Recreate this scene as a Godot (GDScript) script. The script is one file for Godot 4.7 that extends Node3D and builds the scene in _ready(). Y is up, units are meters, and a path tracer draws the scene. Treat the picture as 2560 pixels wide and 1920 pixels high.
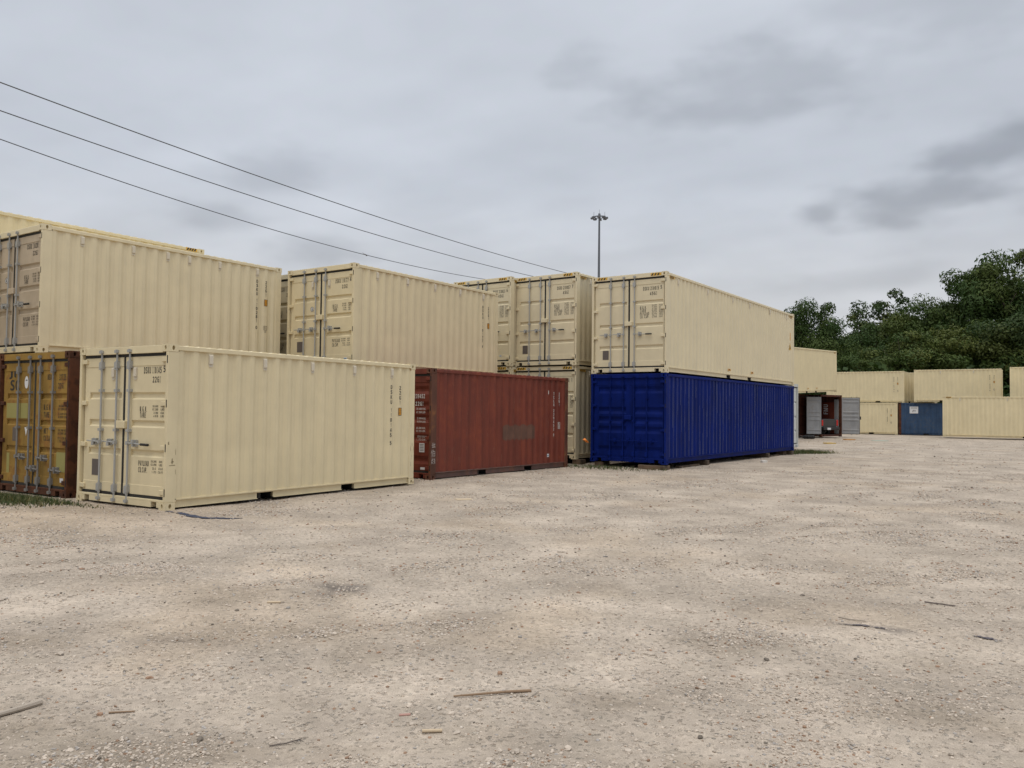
extends Node3D
# A gravel yard of stacked shipping containers under an overcast sky.

const WID := 2.438
const STD := 2.591
const HIC := 2.896
const L20 := 6.058
const L40 := 12.192

var meshes := {}
var mats := {}
var rng := RandomNumberGenerator.new()

# ---------------------------------------------------------------- mesh building
class Q:
	var v := PackedVector3Array()
	var n := PackedVector3Array()
	var c := PackedColorArray()
	var uv := PackedVector2Array()
	var xf := Transform3D()
	var tint := Color.WHITE
	var use_tint := false
	func tri(a: Vector3, b: Vector3, d: Vector3) -> void:   # counter-clockwise seen from outside
		a = xf * a; b = xf * b; d = xf * d
		var m := (b - a).cross(d - a)
		if m.length_squared() < 1e-16: return
		m = m.normalized()
		v.append(a); v.append(d); v.append(b)
		for i in 3: n.append(m)
		if use_tint:
			for i in 3: c.append(tint)
	func quad(a: Vector3, b: Vector3, d: Vector3, e: Vector3) -> void:
		tri(a, b, d); tri(a, d, e)
	func box(x0: float, y0: float, z0: float, x1: float, y1: float, z1: float) -> void:
		var p := func(i): return Vector3(x1 if i & 1 else x0, y1 if i & 2 else y0, z1 if i & 4 else z0)
		quad(p.call(0), p.call(4), p.call(6), p.call(2))
		quad(p.call(1), p.call(3), p.call(7), p.call(5))
		quad(p.call(0), p.call(1), p.call(5), p.call(4))
		quad(p.call(2), p.call(6), p.call(7), p.call(3))
		quad(p.call(4), p.call(5), p.call(7), p.call(6))
		quad(p.call(0), p.call(2), p.call(3), p.call(1))
	func bevel(x0: float, y0: float, z0: float, x1: float, y1: float, z1: float, r: float) -> void:  # box with chamfered edges
		var lo := Vector3(x0, y0, z0); var hi := Vector3(x1, y1, z1)
		var cc := (lo + hi) / 2.0; var h := (hi - lo) / 2.0
		var old := xf
		xf = xf * Transform3D(Basis(), cc)
		for s in [-1.0, 1.0]:
			for a in 3:
				var u := (a + 1) % 3; var w := (a + 2) % 3
				var pts: Array[Vector3] = []
				for k in [[-1, -1], [1, -1], [1, 1], [-1, 1]]:
					var q := Vector3()
					q[a] = s * h[a]; q[u] = k[0] * (h[u] - r); q[w] = k[1] * (h[w] - r)
					pts.append(q)
				if s < 0: pts.reverse()
				quad(pts[0], pts[1], pts[2], pts[3])
		for a in 3:
			var u := (a + 1) % 3; var w := (a + 2) % 3
			for su in [-1.0, 1.0]:
				for sw in [-1.0, 1.0]:
					var p0 := Vector3(); p0[u] = su * h[u]; p0[w] = sw * (h[w] - r)
					var p1 := Vector3(); p1[u] = su * (h[u] - r); p1[w] = sw * h[w]
					var e := h[a] - r
					var a0 := p0; var a1 := p1; var b0 := p0; var b1 := p1
					a0[a] = -e; a1[a] = -e; b0[a] = e; b1[a] = e
					if su * sw > 0: quad(a0, a1, b1, b0)
					else: quad(a0, b0, b1, a1)
		for s in 8:
			var g := Vector3(1 if s & 1 else -1, 1 if s & 2 else -1, 1 if s & 4 else -1)
			var px := Vector3(g.x * h.x, g.y * (h.y - r), g.z * (h.z - r))
			var py := Vector3(g.x * (h.x - r), g.y * h.y, g.z * (h.z - r))
			var pz := Vector3(g.x * (h.x - r), g.y * (h.y - r), g.z * h.z)
			if g.x * g.y * g.z > 0: tri(px, py, pz)
			else: tri(px, pz, py)
		xf = old
	func cyl(p0: Vector3, p1: Vector3, r0: float, r1: float, k := 10, caps := true) -> void:
		var d := (p1 - p0).normalized()
		var s := d.cross(Vector3.UP if absf(d.y) < 0.9 else Vector3.RIGHT).normalized()
		var t := d.cross(s)
		for i in k:
			var a := TAU * i / k; var b := TAU * (i + 1) / k
			var e := s * cos(a) + t * sin(a); var f := s * cos(b) + t * sin(b)
			quad(p0 + e * r0, p0 + f * r0, p1 + f * r1, p1 + e * r1)
			if caps:
				tri(p0, p0 + f * r0, p0 + e * r0); tri(p1, p1 + e * r1, p1 + f * r1)
	func disc(o: Vector3, s: Vector3, t: Vector3, k := 20, inner := 0.0) -> void:   # s x t points outward
		for i in k:
			var a := TAU * i / k; var b := TAU * (i + 1) / k
			var e := s * cos(a) + t * sin(a); var f := s * cos(b) + t * sin(b)
			if inner > 0.0: quad(o + e * inner, o + e, o + f, o + f * inner)
			else: tri(o, o + e, o + f)
	func ovalface(o: Vector3, s: Vector3, t: Vector3, rs: float, rt: float, deep: float) -> void:
		# a rectangle of half extents s, t round o with an oval hole that runs inward
		var k := 16
		var nn := s.cross(t).normalized()
		var us := s.normalized(); var ut := t.normalized()
		for i in k:
			var a := TAU * i / k; var b := TAU * (i + 1) / k
			var pa := o + us * cos(a) * rs + ut * sin(a) * rt
			var pb := o + us * cos(b) * rs + ut * sin(b) * rt
			var ka := 1.0 / maxf(absf(cos(a)), absf(sin(a))); var kb := 1.0 / maxf(absf(cos(b)), absf(sin(b)))
			quad(pa, o + (s * cos(a) + t * sin(a)) * ka, o + (s * cos(b) + t * sin(b)) * kb, pb)
			quad(pa, pb, pb - nn * deep, pa - nn * deep)
			tri(o - nn * deep, pa - nn * deep, pb - nn * deep)
	func mesh() -> ArrayMesh:
		var m := ArrayMesh.new()
		var a := []
		a.resize(Mesh.ARRAY_MAX)
		a[Mesh.ARRAY_VERTEX] = v; a[Mesh.ARRAY_NORMAL] = n
		if use_tint: a[Mesh.ARRAY_COLOR] = c
		if uv.size() == v.size() and uv.size() > 0: a[Mesh.ARRAY_TEX_UV] = uv
		m.add_surface_from_arrays(Mesh.PRIMITIVE_TRIANGLES, a)
		return m

func part(parent: Node, called: String, m: Mesh, mat: Material, at := Vector3.ZERO) -> MeshInstance3D:
	var o := MeshInstance3D.new()
	o.name = called; o.mesh = m; o.material_override = mat; o.position = at
	parent.add_child(o, true)
	return o

func thing(called: String, label: String, category: String, group := "", at := Vector3.ZERO) -> Node3D:
	var o := Node3D.new()
	o.name = called; o.position = at
	add_child(o, true)
	tag(o, label, category, group)
	return o

func tag(o: Node, label: String, category := "", group := "", kind := "") -> void:
	if label: o.set_meta("label", label)
	if category: o.set_meta("category", category)
	if group: o.set_meta("group", group)
	if kind: o.set_meta("kind", kind)

func lin(r: float, g: float, b: float) -> Color:
	return Color(r, g, b).linear_to_srgb()

func flat_mat(c: Color, rough := 0.6, metal := 0.0) -> StandardMaterial3D:
	var m := StandardMaterial3D.new()
	m.albedo_color = c; m.roughness = rough; m.metallic = metal
	return m

func seamless(s: int, freq: float, w: int, h: int, kind := FastNoiseLite.TYPE_SIMPLEX_SMOOTH, oct := 4) -> Image:
	var f := FastNoiseLite.new()
	f.seed = s; f.frequency = freq; f.noise_type = kind; f.fractal_octaves = oct
	if oct <= 1: f.fractal_type = FastNoiseLite.FRACTAL_NONE
	return f.get_seamless_image(w, h)

# paint: a base colour with vertical streaks, blotches and rust; the tile is 4 m wide
func paint(s: int, base: Color, streak: float, blotch: float, rust: float, rust_col: Color, rough := 0.5, rust_bias := 0.62) -> StandardMaterial3D:
	var n := 400
	var a := seamless(s, 0.03, n, 32); a.resize(n, n, Image.INTERPOLATE_CUBIC)
	var b := seamless(s + 1, 0.008, n, n)
	var d := seamless(s + 2, 0.035, n, n)
	var da := a.get_data(); var db := b.get_data(); var dd := d.get_data()
	var o := PackedByteArray(); o.resize(n * n * 3)
	var r := PackedByteArray(); r.resize(n * n)
	for i in n * n:
		var st := da[i] / 255.0 - 0.5; var bl := db[i] / 255.0 - 0.5; var fi := dd[i] / 255.0
		var k := 1.0 + st * streak + bl * blotch + (fi - 0.5) * blotch * 0.5
		var q := 0.0
		if rust > 0.0: q = clampf((fi * 0.55 + (bl + 0.5) * 0.3 + (st + 0.5) * 0.35 - rust_bias) * 6.0, 0.0, 1.0) * rust
		o[i * 3] = clampi(int(lerpf(base.r * k, rust_col.r * (0.7 + fi * 0.6), q) * 255.0), 0, 255)
		o[i * 3 + 1] = clampi(int(lerpf(base.g * k, rust_col.g * (0.7 + fi * 0.6), q) * 255.0), 0, 255)
		o[i * 3 + 2] = clampi(int(lerpf(base.b * k, rust_col.b * (0.7 + fi * 0.6), q) * 255.0), 0, 255)
		r[i] = clampi(int((rough + bl * 0.2 + q * 0.3) * 255.0), 0, 255)
	var m := StandardMaterial3D.new()
	m.albedo_texture = ImageTexture.create_from_image(Image.create_from_data(n, n, false, Image.FORMAT_RGB8, o))
	m.roughness_texture = ImageTexture.create_from_image(Image.create_from_data(n, n, false, Image.FORMAT_L8, r))
	m.roughness = 1.0
	m.metallic_specular = 0.45
	m.uv1_triplanar = true
	m.uv1_scale = Vector3(0.25, 0.25, 0.25)
	m.uv1_offset = Vector3(0.13 * s, 0.07 * s, 0.11 * s)
	return m

# ---------------------------------------------------------------- lettering
func put_text(q: Q, s: String, at: Transform3D, w: float, h: float, bold := false) -> void:
	# s drawn inside the box (0,0)..(w,h) of at's XY plane, facing +Z
	var key := "text" + s + str(bold)
	if not meshes.has(key):
		var t := TextMesh.new()
		var f := SystemFont.new()
		f.font_names = PackedStringArray(["Droid Sans"])
		f.font_weight = 700 if bold else 400
		t.font = f; t.text = s; t.font_size = 24; t.pixel_size = 0.01; t.depth = 0.0; t.curve_step = 2.5
		meshes[key] = t.get_mesh_arrays()
	var arr: Array = meshes[key]
	var vs: PackedVector3Array = arr[Mesh.ARRAY_VERTEX]
	if vs.is_empty(): return
	var ix: PackedInt32Array = arr[Mesh.ARRAY_INDEX] if arr[Mesh.ARRAY_INDEX] != null else PackedInt32Array(range(vs.size()))
	var lo := Vector3(1e9, 1e9, 0); var hi := Vector3(-1e9, -1e9, 0)
	for p in vs: lo = lo.min(p); hi = hi.max(p)
	var sc := Vector3(w / maxf(hi.x - lo.x, 1e-4), h / maxf(hi.y - lo.y, 1e-4), 1)
	var old := q.xf
	q.xf = q.xf * at
	for i in range(0, ix.size() - 2, 3):
		var a := (vs[ix[i]] - lo) * sc; var b := (vs[ix[i + 1]] - lo) * sc; var c := (vs[ix[i + 2]] - lo) * sc
		a.z = 0; b.z = 0; c.z = 0
		if (b - a).cross(c - a).z > 0: q.tri(a, b, c)
		else: q.tri(a, c, b)
	q.xf = old

func put_code(q: Q, s: String, at: Transform3D, w: float, h: float) -> void:    # stencil lettering, evenly spaced glyphs
	var cells := 0.0
	for ch in s: cells += (0.7 if ch == "1" else 0.5) if ch in ".,1 '" else 1.0
	var cw := w / cells
	var x := 0.0
	for ch in s:
		var k := ((0.7 if ch == "1" else 0.5) if ch in ".,1 '" else 1.0) * cw
		if ch == ".": put_text(q, ch, at * Transform3D(Basis(), Vector3(x + k * 0.2, 0, 0)), k * 0.5, h * 0.13)
		elif ch == ",": put_text(q, ch, at * Transform3D(Basis(), Vector3(x + k * 0.2, -h * 0.1, 0)), k * 0.5, h * 0.24)
		elif ch == "1": put_text(q, "I", at * Transform3D(Basis(), Vector3(x + k * 0.33, 0, 0)), k * 0.34, h, true)
		elif ch != " ": put_text(q, ch, at * Transform3D(Basis(), Vector3(x + k * 0.15, 0, 0)), k * 0.68, h, true)
		x += k

func front_at(v: float, y: float, x: float) -> Transform3D:   # text on the door face; v is metres from the right corner
	return Transform3D(Basis(Vector3(0, 0, 1), Vector3(0, 1, 0), Vector3(-1, 0, 0)), Vector3(x, y, -v))

func side_at(u: float, y: float, z: float) -> Transform3D:
	return Transform3D(Basis(), Vector3(u, y, z))

# ---------------------------------------------------------------- container pieces
const DX := 0.055     # how far the door leaves sit behind the corner posts
const PITCH := 0.278
const PZ := 0.016      # how far the side panels sit behind the rails

func corrugation(l: float) -> Array:    # [x, depth] along a side panel
	var x0 := 0.2; var x1 := l - 0.17
	var k := int(round((x1 - x0 - 0.072) / PITCH))
	var p := (x1 - x0 - 0.072) / k
	var out := [[x0, 0.0]]
	for i in k:
		var x := x0 + 0.072 + i * p
		var s := (p - 0.142) / 2.0
		var j := sin(i * 12.9898 + l) * 0.002; var j2 := sin(i * 78.233 + l * 3.0) * 0.0025
		out.append([x, 0.0]); out.append([x + s + j2, 0.030 + j]); out.append([x + s + 0.07 + j, 0.030 + j2]); out.append([x + p - 0.072 + 0.0, 0.0])
	out.append([x1, 0.0])
	return out

func side_depth(l: float, x: float) -> float:
	var c := corrugation(l)
	for i in c.size() - 1:
		if x >= c[i][0] and x <= c[i + 1][0]:
			return lerpf(c[i][1], c[i + 1][1], (x - c[i][0]) / maxf(c[i + 1][0] - c[i][0], 1e-5))
	return 0.0

func flat_near(l: float, x: float) -> float:   # centre of the outer flat nearest to x
	var c := corrugation(l); var best := x; var far := 9.0
	for i in range(0, c.size() - 1):
		if c[i][1] == 0.0 and c[i + 1][1] == 0.0:
			var m: float = (c[i][0] + c[i + 1][0]) / 2.0
			if absf(m - x) < far: far = absf(m - x); best = m
	return best

func casting(front: bool, right: bool, top: bool) -> Mesh:
	var key := "casting%s%s%s" % [front, right, top]
	if not meshes.has(key):
		var q := Q.new()
		var sx := 1.0 if front else -1.0     # the block lies on the +sx side of its end face
		var sz := -1.0 if right else 1.0
		var fx := 0.0; var fz := 0.0
		var hx := 0.089; var hy := 0.059; var hz := 0.081
		var cx := fx + sx * hx; var cz := fz + sz * hz
		# end face with hole
		var s := Vector3(0, 0, hz) * (1.0 if front else -1.0)
		q.ovalface(Vector3(fx, 0.059, cz), s, Vector3(0, hy, 0), 0.024, 0.038, 0.13)
		# side face with hole
		s = Vector3(hx, 0, 0) * (1.0 if right else -1.0)
		q.ovalface(Vector3(cx, 0.059, fz), s, Vector3(0, hy, 0), 0.026, 0.038, 0.11)
		# the other faces
		var x1 := fx + sx * 0.178; var z1 := fz + sz * 0.162
		var b := Q.new(); b.box(minf(fx, x1), 0, minf(fz, z1), maxf(fx, x1), 0.118, maxf(fz, z1))
		for i in range(0, b.v.size(), 3):
			var nn := b.n[i]
			if (absf(nn.x) > 0.9 and signf(nn.x) != sx) or (absf(nn.z) > 0.9 and signf(nn.z) != sz): continue
			for k in 3: q.v.append(b.v[i + k]); q.n.append(nn)
		meshes[key] = q.mesh()
	return meshes[key]

func shell_mesh(kind: String, l: float, h: float, pockets := []) -> Mesh:
	var key := "%s%.2f%.2f%s" % [kind, l, h, str(pockets)]
	if meshes.has(key): return meshes[key]
	var q := Q.new()
	match kind:
		"front_post":       # right one; origin at the right front corner
			q.bevel(0.0, 0.118, -0.066, 0.2, h - 0.118, -0.004, 0.006)
			q.box(0.09, 0.118, -0.105, 0.2, h - 0.118, -0.066)
		"front_post_left":
			q.bevel(0.0, 0.118, -WID + 0.004, 0.2, h - 0.118, -WID + 0.066, 0.006)
			q.box(0.09, 0.118, -WID + 0.066, 0.2, h - 0.118, -WID + 0.105)
		"rear_post":
			q.bevel(l - 0.17, 0.118, -0.15, l - 0.004, h - 0.118, -0.004, 0.008)
		"rear_post_left":
			q.bevel(l - 0.17, 0.118, -WID + 0.004, l - 0.004, h - 0.118, -WID + 0.15, 0.008)
		"header":
			q.bevel(0.008, h - 0.132, -WID + 0.162, 0.12, h - 0.012, -0.162, 0.005)
			q.box(0.03, h - 0.006, -WID + 0.2, 0.3, h - 0.003, -0.2)
		"sill":
			q.bevel(0.008, 0.118, -WID + 0.066, 0.12, 0.152, -0.066, 0.004)
			var e := [0.162, 0.23, 0.37, WID - 0.37, WID - 0.23, WID - 0.162]
			q.box(0.008, 0.032, -e[1], 0.12, 0.118, -e[0])
			q.box(0.008, 0.032, -e[3], 0.12, 0.118, -e[2])
			q.box(0.008, 0.032, -e[5], 0.12, 0.118, -e[4])
		"top_rail":
			q.bevel(0.178, h - 0.094, -0.07, l - 0.178, h - 0.022, -0.001, 0.006)
		"top_rail_left":
			q.bevel(0.178, h - 0.094, -WID + 0.001, l - 0.178, h - 0.022, -WID + 0.07, 0.006)
		"bottom_rail", "bottom_rail_left":
			if kind == "bottom_rail_left": q.xf = Transform3D(Basis(Vector3(1, 0, 0), Vector3(0, 1, 0), Vector3(0, 0, -1)), Vector3(0, 0, -WID))
			var xs := [0.178]
			for p in pockets: xs.append(p - 0.18); xs.append(p + 0.18)
			xs.append(l - 0.178)
			q.box(0.178, 0.150, -0.10, l - 0.178, 0.170, -0.004)   # upper flange, proud of the web
			for i in range(0, xs.size(), 2):
				q.box(xs[i], 0.034, -0.10, xs[i + 1], 0.150, -0.042)
				q.box(xs[i], 0.032, -0.10, xs[i + 1], 0.044, -0.022)
			for p in pockets: q.box(p - 0.18, 0.132, -0.10, p + 0.18, 0.150, -0.042)
		"pocket":            # an open tunnel
			for p in pockets:
				q.quad(Vector3(p - 0.18, 0.016, -0.06), Vector3(p - 0.18, 0.016, -0.9), Vector3(p - 0.18, 0.132, -0.9), Vector3(p - 0.18, 0.132, -0.06))
				q.quad(Vector3(p + 0.18, 0.016, -0.9), Vector3(p + 0.18, 0.016, -0.06), Vector3(p + 0.18, 0.132, -0.06), Vector3(p + 0.18, 0.132, -0.9))
				q.quad(Vector3(p - 0.18, 0.132, -0.06), Vector3(p - 0.18, 0.132, -0.9), Vector3(p + 0.18, 0.132, -0.9), Vector3(p + 0.18, 0.132, -0.06))
				q.quad(Vector3(p - 0.18, 0.016, -0.9), Vector3(p + 0.18, 0.016, -0.9), Vector3(p + 0.18, 0.132, -0.9), Vector3(p - 0.18, 0.132, -0.9))
		"side", "side_left":
			if kind == "side_left": q.xf = Transform3D(Basis(Vector3(1, 0, 0), Vector3(0, 1, 0), Vector3(0, 0, -1)), Vector3(0, 0, -WID))
			var c := corrugation(l)
			for i in c.size() - 1:
				var a := Vector3(c[i][0], 0.170, -PZ - c[i][1]); var b := Vector3(c[i + 1][0], 0.170, -PZ - c[i + 1][1])
				q.quad(a, b, b + Vector3(0, h - 0.262, 0), a + Vector3(0, h - 0.262, 0))
		"end":
			q.box(l - 0.09, 0.014, -WID + 0.15, l - 0.02, 0.17, -0.15)
			q.box(l - 0.09, h - 0.1, -WID + 0.15, l - 0.02, h - 0.02, -0.15)
			var z := -0.15
			var step := (WID - 0.3) / 8.0
			for i in 8:
				var zs := [z, z - step * 0.3, z - step * 0.5, z - step * 0.8, z - step]
				var ds := [0.0, 0.0, 0.045, 0.045, 0.0]
				for k in 4:
					var a := Vector3(l - 0.02 - ds[k], 0.17, zs[k]); var b := Vector3(l - 0.02 - ds[k + 1], 0.17, zs[k + 1])
					q.quad(a, b, b + Vector3(0, h - 0.27, 0), a + Vector3(0, h - 0.27, 0))
				z -= step
		"roof":
			var x := 0.3
			var k := int((l - 0.5) / 0.209)
			var p := (l - 0.5) / k
			q.quad(Vector3(0.1, h - 0.03, -0.02), Vector3(x, h - 0.03, -0.02), Vector3(x, h - 0.03, -WID + 0.02), Vector3(0.1, h - 0.03, -WID + 0.02))
			for i in k:
				var xs := [x, x + p * 0.2, x + p * 0.35, x + p * 0.8, x + p]
				var ys := [0.028, 0.028, 0.008, 0.008, 0.028]
				for j in 4:
					var a := Vector3(xs[j], h - ys[j], -0.03); var b := Vector3(xs[j + 1], h - ys[j + 1], -0.03)
					q.quad(a, b, b + Vector3(0, 0, -WID + 0.06), a + Vector3(0, 0, -WID + 0.06))
					q.quad(Vector3(xs[j], h - 0.034, -0.03), Vector3(xs[j + 1], h - 0.034, -0.03), b, a)
				x += p
			q.quad(Vector3(x, h - 0.03, -0.02), Vector3(l - 0.03, h - 0.03, -0.02), Vector3(l - 0.03, h - 0.03, -WID + 0.02), Vector3(x, h - 0.03, -WID + 0.02))
		"floor":
			q.box(0.12, 0.140, -WID + 0.1, l - 0.09, 0.168, -0.1)
			for i in int(l / 0.4): q.box(0.3 + i * 0.4, 0.03, -WID + 0.1, 0.35 + i * 0.4, 0.140, -0.1)
	meshes[key] = q.mesh()
	return meshes[key]

# one door leaf between v0 and v1 (metres from the right corner), with horizontal pressed grooves
func leaf_mesh(h: float, v0: float, v1: float, grooves: Array, gh: float, g0: float, g1: float, deep := 0.032) -> Mesh:
	var key := "leaf%.2f%.2f%.2f%s%.2f" % [h, v0, v1, str(grooves), gh]
	if meshes.has(key): return meshes[key]
	var q := Q.new()
	var y0 := 0.196; var y1 := h - 0.176
	var x := DX
	var p := func(v, y, d): return Vector3(x + d, y, -v)
	var face := func(va, vb, ya, yb): q.quad(p.call(vb, ya, 0.0), p.call(va, ya, 0.0), p.call(va, yb, 0.0), p.call(vb, yb, 0.0))
	var ys: Array = grooves.duplicate(); ys.sort()
	var at := y0
	for g in ys:
		var a: float = g - gh / 2.0; var b: float = g + gh / 2.0
		face.call(v0, v1, at, a)
		face.call(v0, g0, a, b); face.call(g1, v1, a, b)
		var s := 0.03 if gh < 0.15 else gh * 0.37
		q.quad(p.call(g1, a, 0.0), p.call(g0, a, 0.0), p.call(g0, a + s, deep), p.call(g1, a + s, deep))
		q.quad(p.call(g1, a + s, deep), p.call(g0, a + s, deep), p.call(g0, b - s, deep), p.call(g1, b - s, deep))
		q.quad(p.call(g1, b - s, deep), p.call(g0, b - s, deep), p.call(g0, b, 0.0), p.call(g1, b, 0.0))
		for gg in [[g0, true], [g1, false]]:
			var v: float = gg[0]
			var e := [p.call(v, a, 0.0), p.call(v, a + s, deep), p.call(v, b - s, deep), p.call(v, b, 0.0)]
			if gg[1]: q.quad(e[3], e[2], e[1], e[0])
			else: q.quad(e[0], e[1], e[2], e[3])
		at = b
	face.call(v0, v1, at, y1)
	# edges and back
	var xb := DX + 0.05
	q.quad(Vector3(x, y0, -v0), Vector3(xb, y0, -v0), Vector3(xb, y1, -v0), Vector3(x, y1, -v0))
	q.quad(Vector3(xb, y0, -v1), Vector3(x, y0, -v1), Vector3(x, y1, -v1), Vector3(xb, y1, -v1))
	q.quad(Vector3(x, y1, -v1), Vector3(x, y1, -v0), Vector3(xb, y1, -v0), Vector3(xb, y1, -v1))
	q.quad(Vector3(x, y0, -v0), Vector3(x, y0, -v1), Vector3(xb, y0, -v1), Vector3(xb, y0, -v0))
	q.quad(Vector3(xb, y0, -v0), Vector3(xb, y0, -v1), Vector3(xb, y1, -v1), Vector3(xb, y1, -v0))
	# raised frame along head and foot
	q.bevel(x - 0.009, y1 - 0.155, -v1 + 0.004, x + 0.01, y1 - 0.003, -v0 - 0.004, 0.004)
	q.bevel(x - 0.009, y0 + 0.003, -v1 + 0.004, x + 0.01, y0 + 0.16, -v0 - 0.004, 0.004)
	meshes[key] = q.mesh()
	return meshes[key]

func rod_mesh(h: float) -> Mesh:
	var key := "rod%.2f" % h
	if meshes.has(key): return meshes[key]
	var q := Q.new()
	q.cyl(Vector3(0.012, 0.075, 0), Vector3(0.012, h - 0.075, 0), 0.017, 0.017, 10)
	for y in [0.27, h - 0.31]:     # bearing brackets by the ends
		q.box(-0.012, y - 0.07, -0.052, DX - 0.006, y + 0.05, -0.012)
		q.box(-0.014, y - 0.05, -0.03, DX - 0.006, y + 0.06, 0.03)
		q.cyl(Vector3(0.012, y - 0.085, 0), Vector3(0.012, y + 0.075, 0), 0.024, 0.024, 10)
	for y in [h * 0.47, h * 0.72]:
		q.box(-0.010, y - 0.022, -0.045, DX, y + 0.022, 0.03)
	for y in [0.085, h - 0.085]:     # cams and keepers on sill and header
		q.box(-0.028, y - 0.022, -0.03, 0.007, y + 0.022, 0.05)
		q.box(-0.034, y - 0.03, 0.012, -0.004, y + 0.03, 0.034)
	meshes[key] = q.mesh()
	return meshes[key]

func handle_mesh() -> Mesh:
	if not meshes.has("handle"):
		var q := Q.new()                     # from the rod at z=0 towards +z
		q.box(-0.022, -0.03, -0.024, 0.03, 0.03, 0.024)
		q.cyl(Vector3(-0.012, 0, 0), Vector3(0.0, -0.012, 0.36), 0.011, 0.010, 8)
		q.box(0.008, -0.055, 0.12, DX, 0.055, 0.215)
		q.cyl(Vector3(-0.03, 0.0, 0.168), Vector3(DX, 0.0, 0.168), 0.02, 0.02, 10)
		q.box(-0.032, 0.008, 0.14, -0.012, 0.06, 0.19)
		q.box(-0.028, -0.052, 0.155, -0.01, -0.01, 0.18)
		meshes["handle"] = q.mesh()
	return meshes["handle"]

func grip_mesh() -> Mesh:
	if not meshes.has("grip"):
		var q := Q.new()
		q.cyl(Vector3(0.0, -0.012, 0.36), Vector3(-0.004, -0.016, 0.555), 0.021, 0.021, 10)
		meshes["grip"] = q.mesh()
	return meshes["grip"]

func hinge_mesh() -> Mesh:
	if not meshes.has("hinge"):
		var q := Q.new()                    # right-hand hinge; v grows to -z
		q.bevel(0.012, -0.036, -0.19, DX + 0.004, 0.036, -0.045, 0.005)
		q.cyl(Vector3(0.03, -0.05, -0.052), Vector3(0.03, 0.05, -0.052), 0.02, 0.02, 10)
		meshes["hinge"] = q.mesh()
	return meshes["hinge"]

func gasket_mesh(h: float) -> Mesh:
	var key := "gasket%.2f" % h
	if not meshes.has(key):
		var q := Q.new()
		q.box(DX - 0.012, h - 0.178, -WID + 0.104, DX + 0.03, h - 0.133, -0.104)
		q.box(DX - 0.012, 0.153, -WID + 0.104, DX + 0.03, 0.198, -0.104)
		q.box(DX - 0.004, 0.198, -1.237, DX + 0.04, h - 0.178, -1.183)
		q.box(DX + 0.02, 0.198, -0.13, DX + 0.045, h - 0.178, -0.104)
		q.box(DX + 0.02, 0.198, -WID + 0.104, DX + 0.045, h - 0.178, -WID + 0.13)
		meshes[key] = q.mesh()
	return meshes[key]

func vent_mesh() -> Mesh:
	if not meshes.has("vent"):
		var q := Q.new()
		q.bevel(-0.036, -0.045, 0.0, 0.036, 0.105, 0.03, 0.008)
		q.box(-0.042, -0.062, 0.0, 0.042, 0.115, 0.006)
		q.box(-0.034, -0.088, 0.0, 0.034, -0.062, 0.012)
		meshes["vent"] = q.mesh()
	return meshes["vent"]

func stripe_plate(w: float) -> Array:      # [yellow plate, black bars], in the XY plane, facing +Z
	var key := "stripe%.2f" % w
	if not meshes.has(key):
		var a := Q.new(); a.box(0, 0, 0, w, 0.075, 0.002)
		var b := Q.new()
		var k := int(w / 0.085)
		for i in k:
			var x := 0.012 + i * (w - 0.05) / k
			b.quad(Vector3(x, 0.004, 0.0035), Vector3(x + 0.046, 0.004, 0.0035), Vector3(x + 0.084, 0.071, 0.0035), Vector3(x + 0.038, 0.071, 0.0035))
		meshes[key] = [a.mesh(), b.mesh()]
	return meshes[key]

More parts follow.
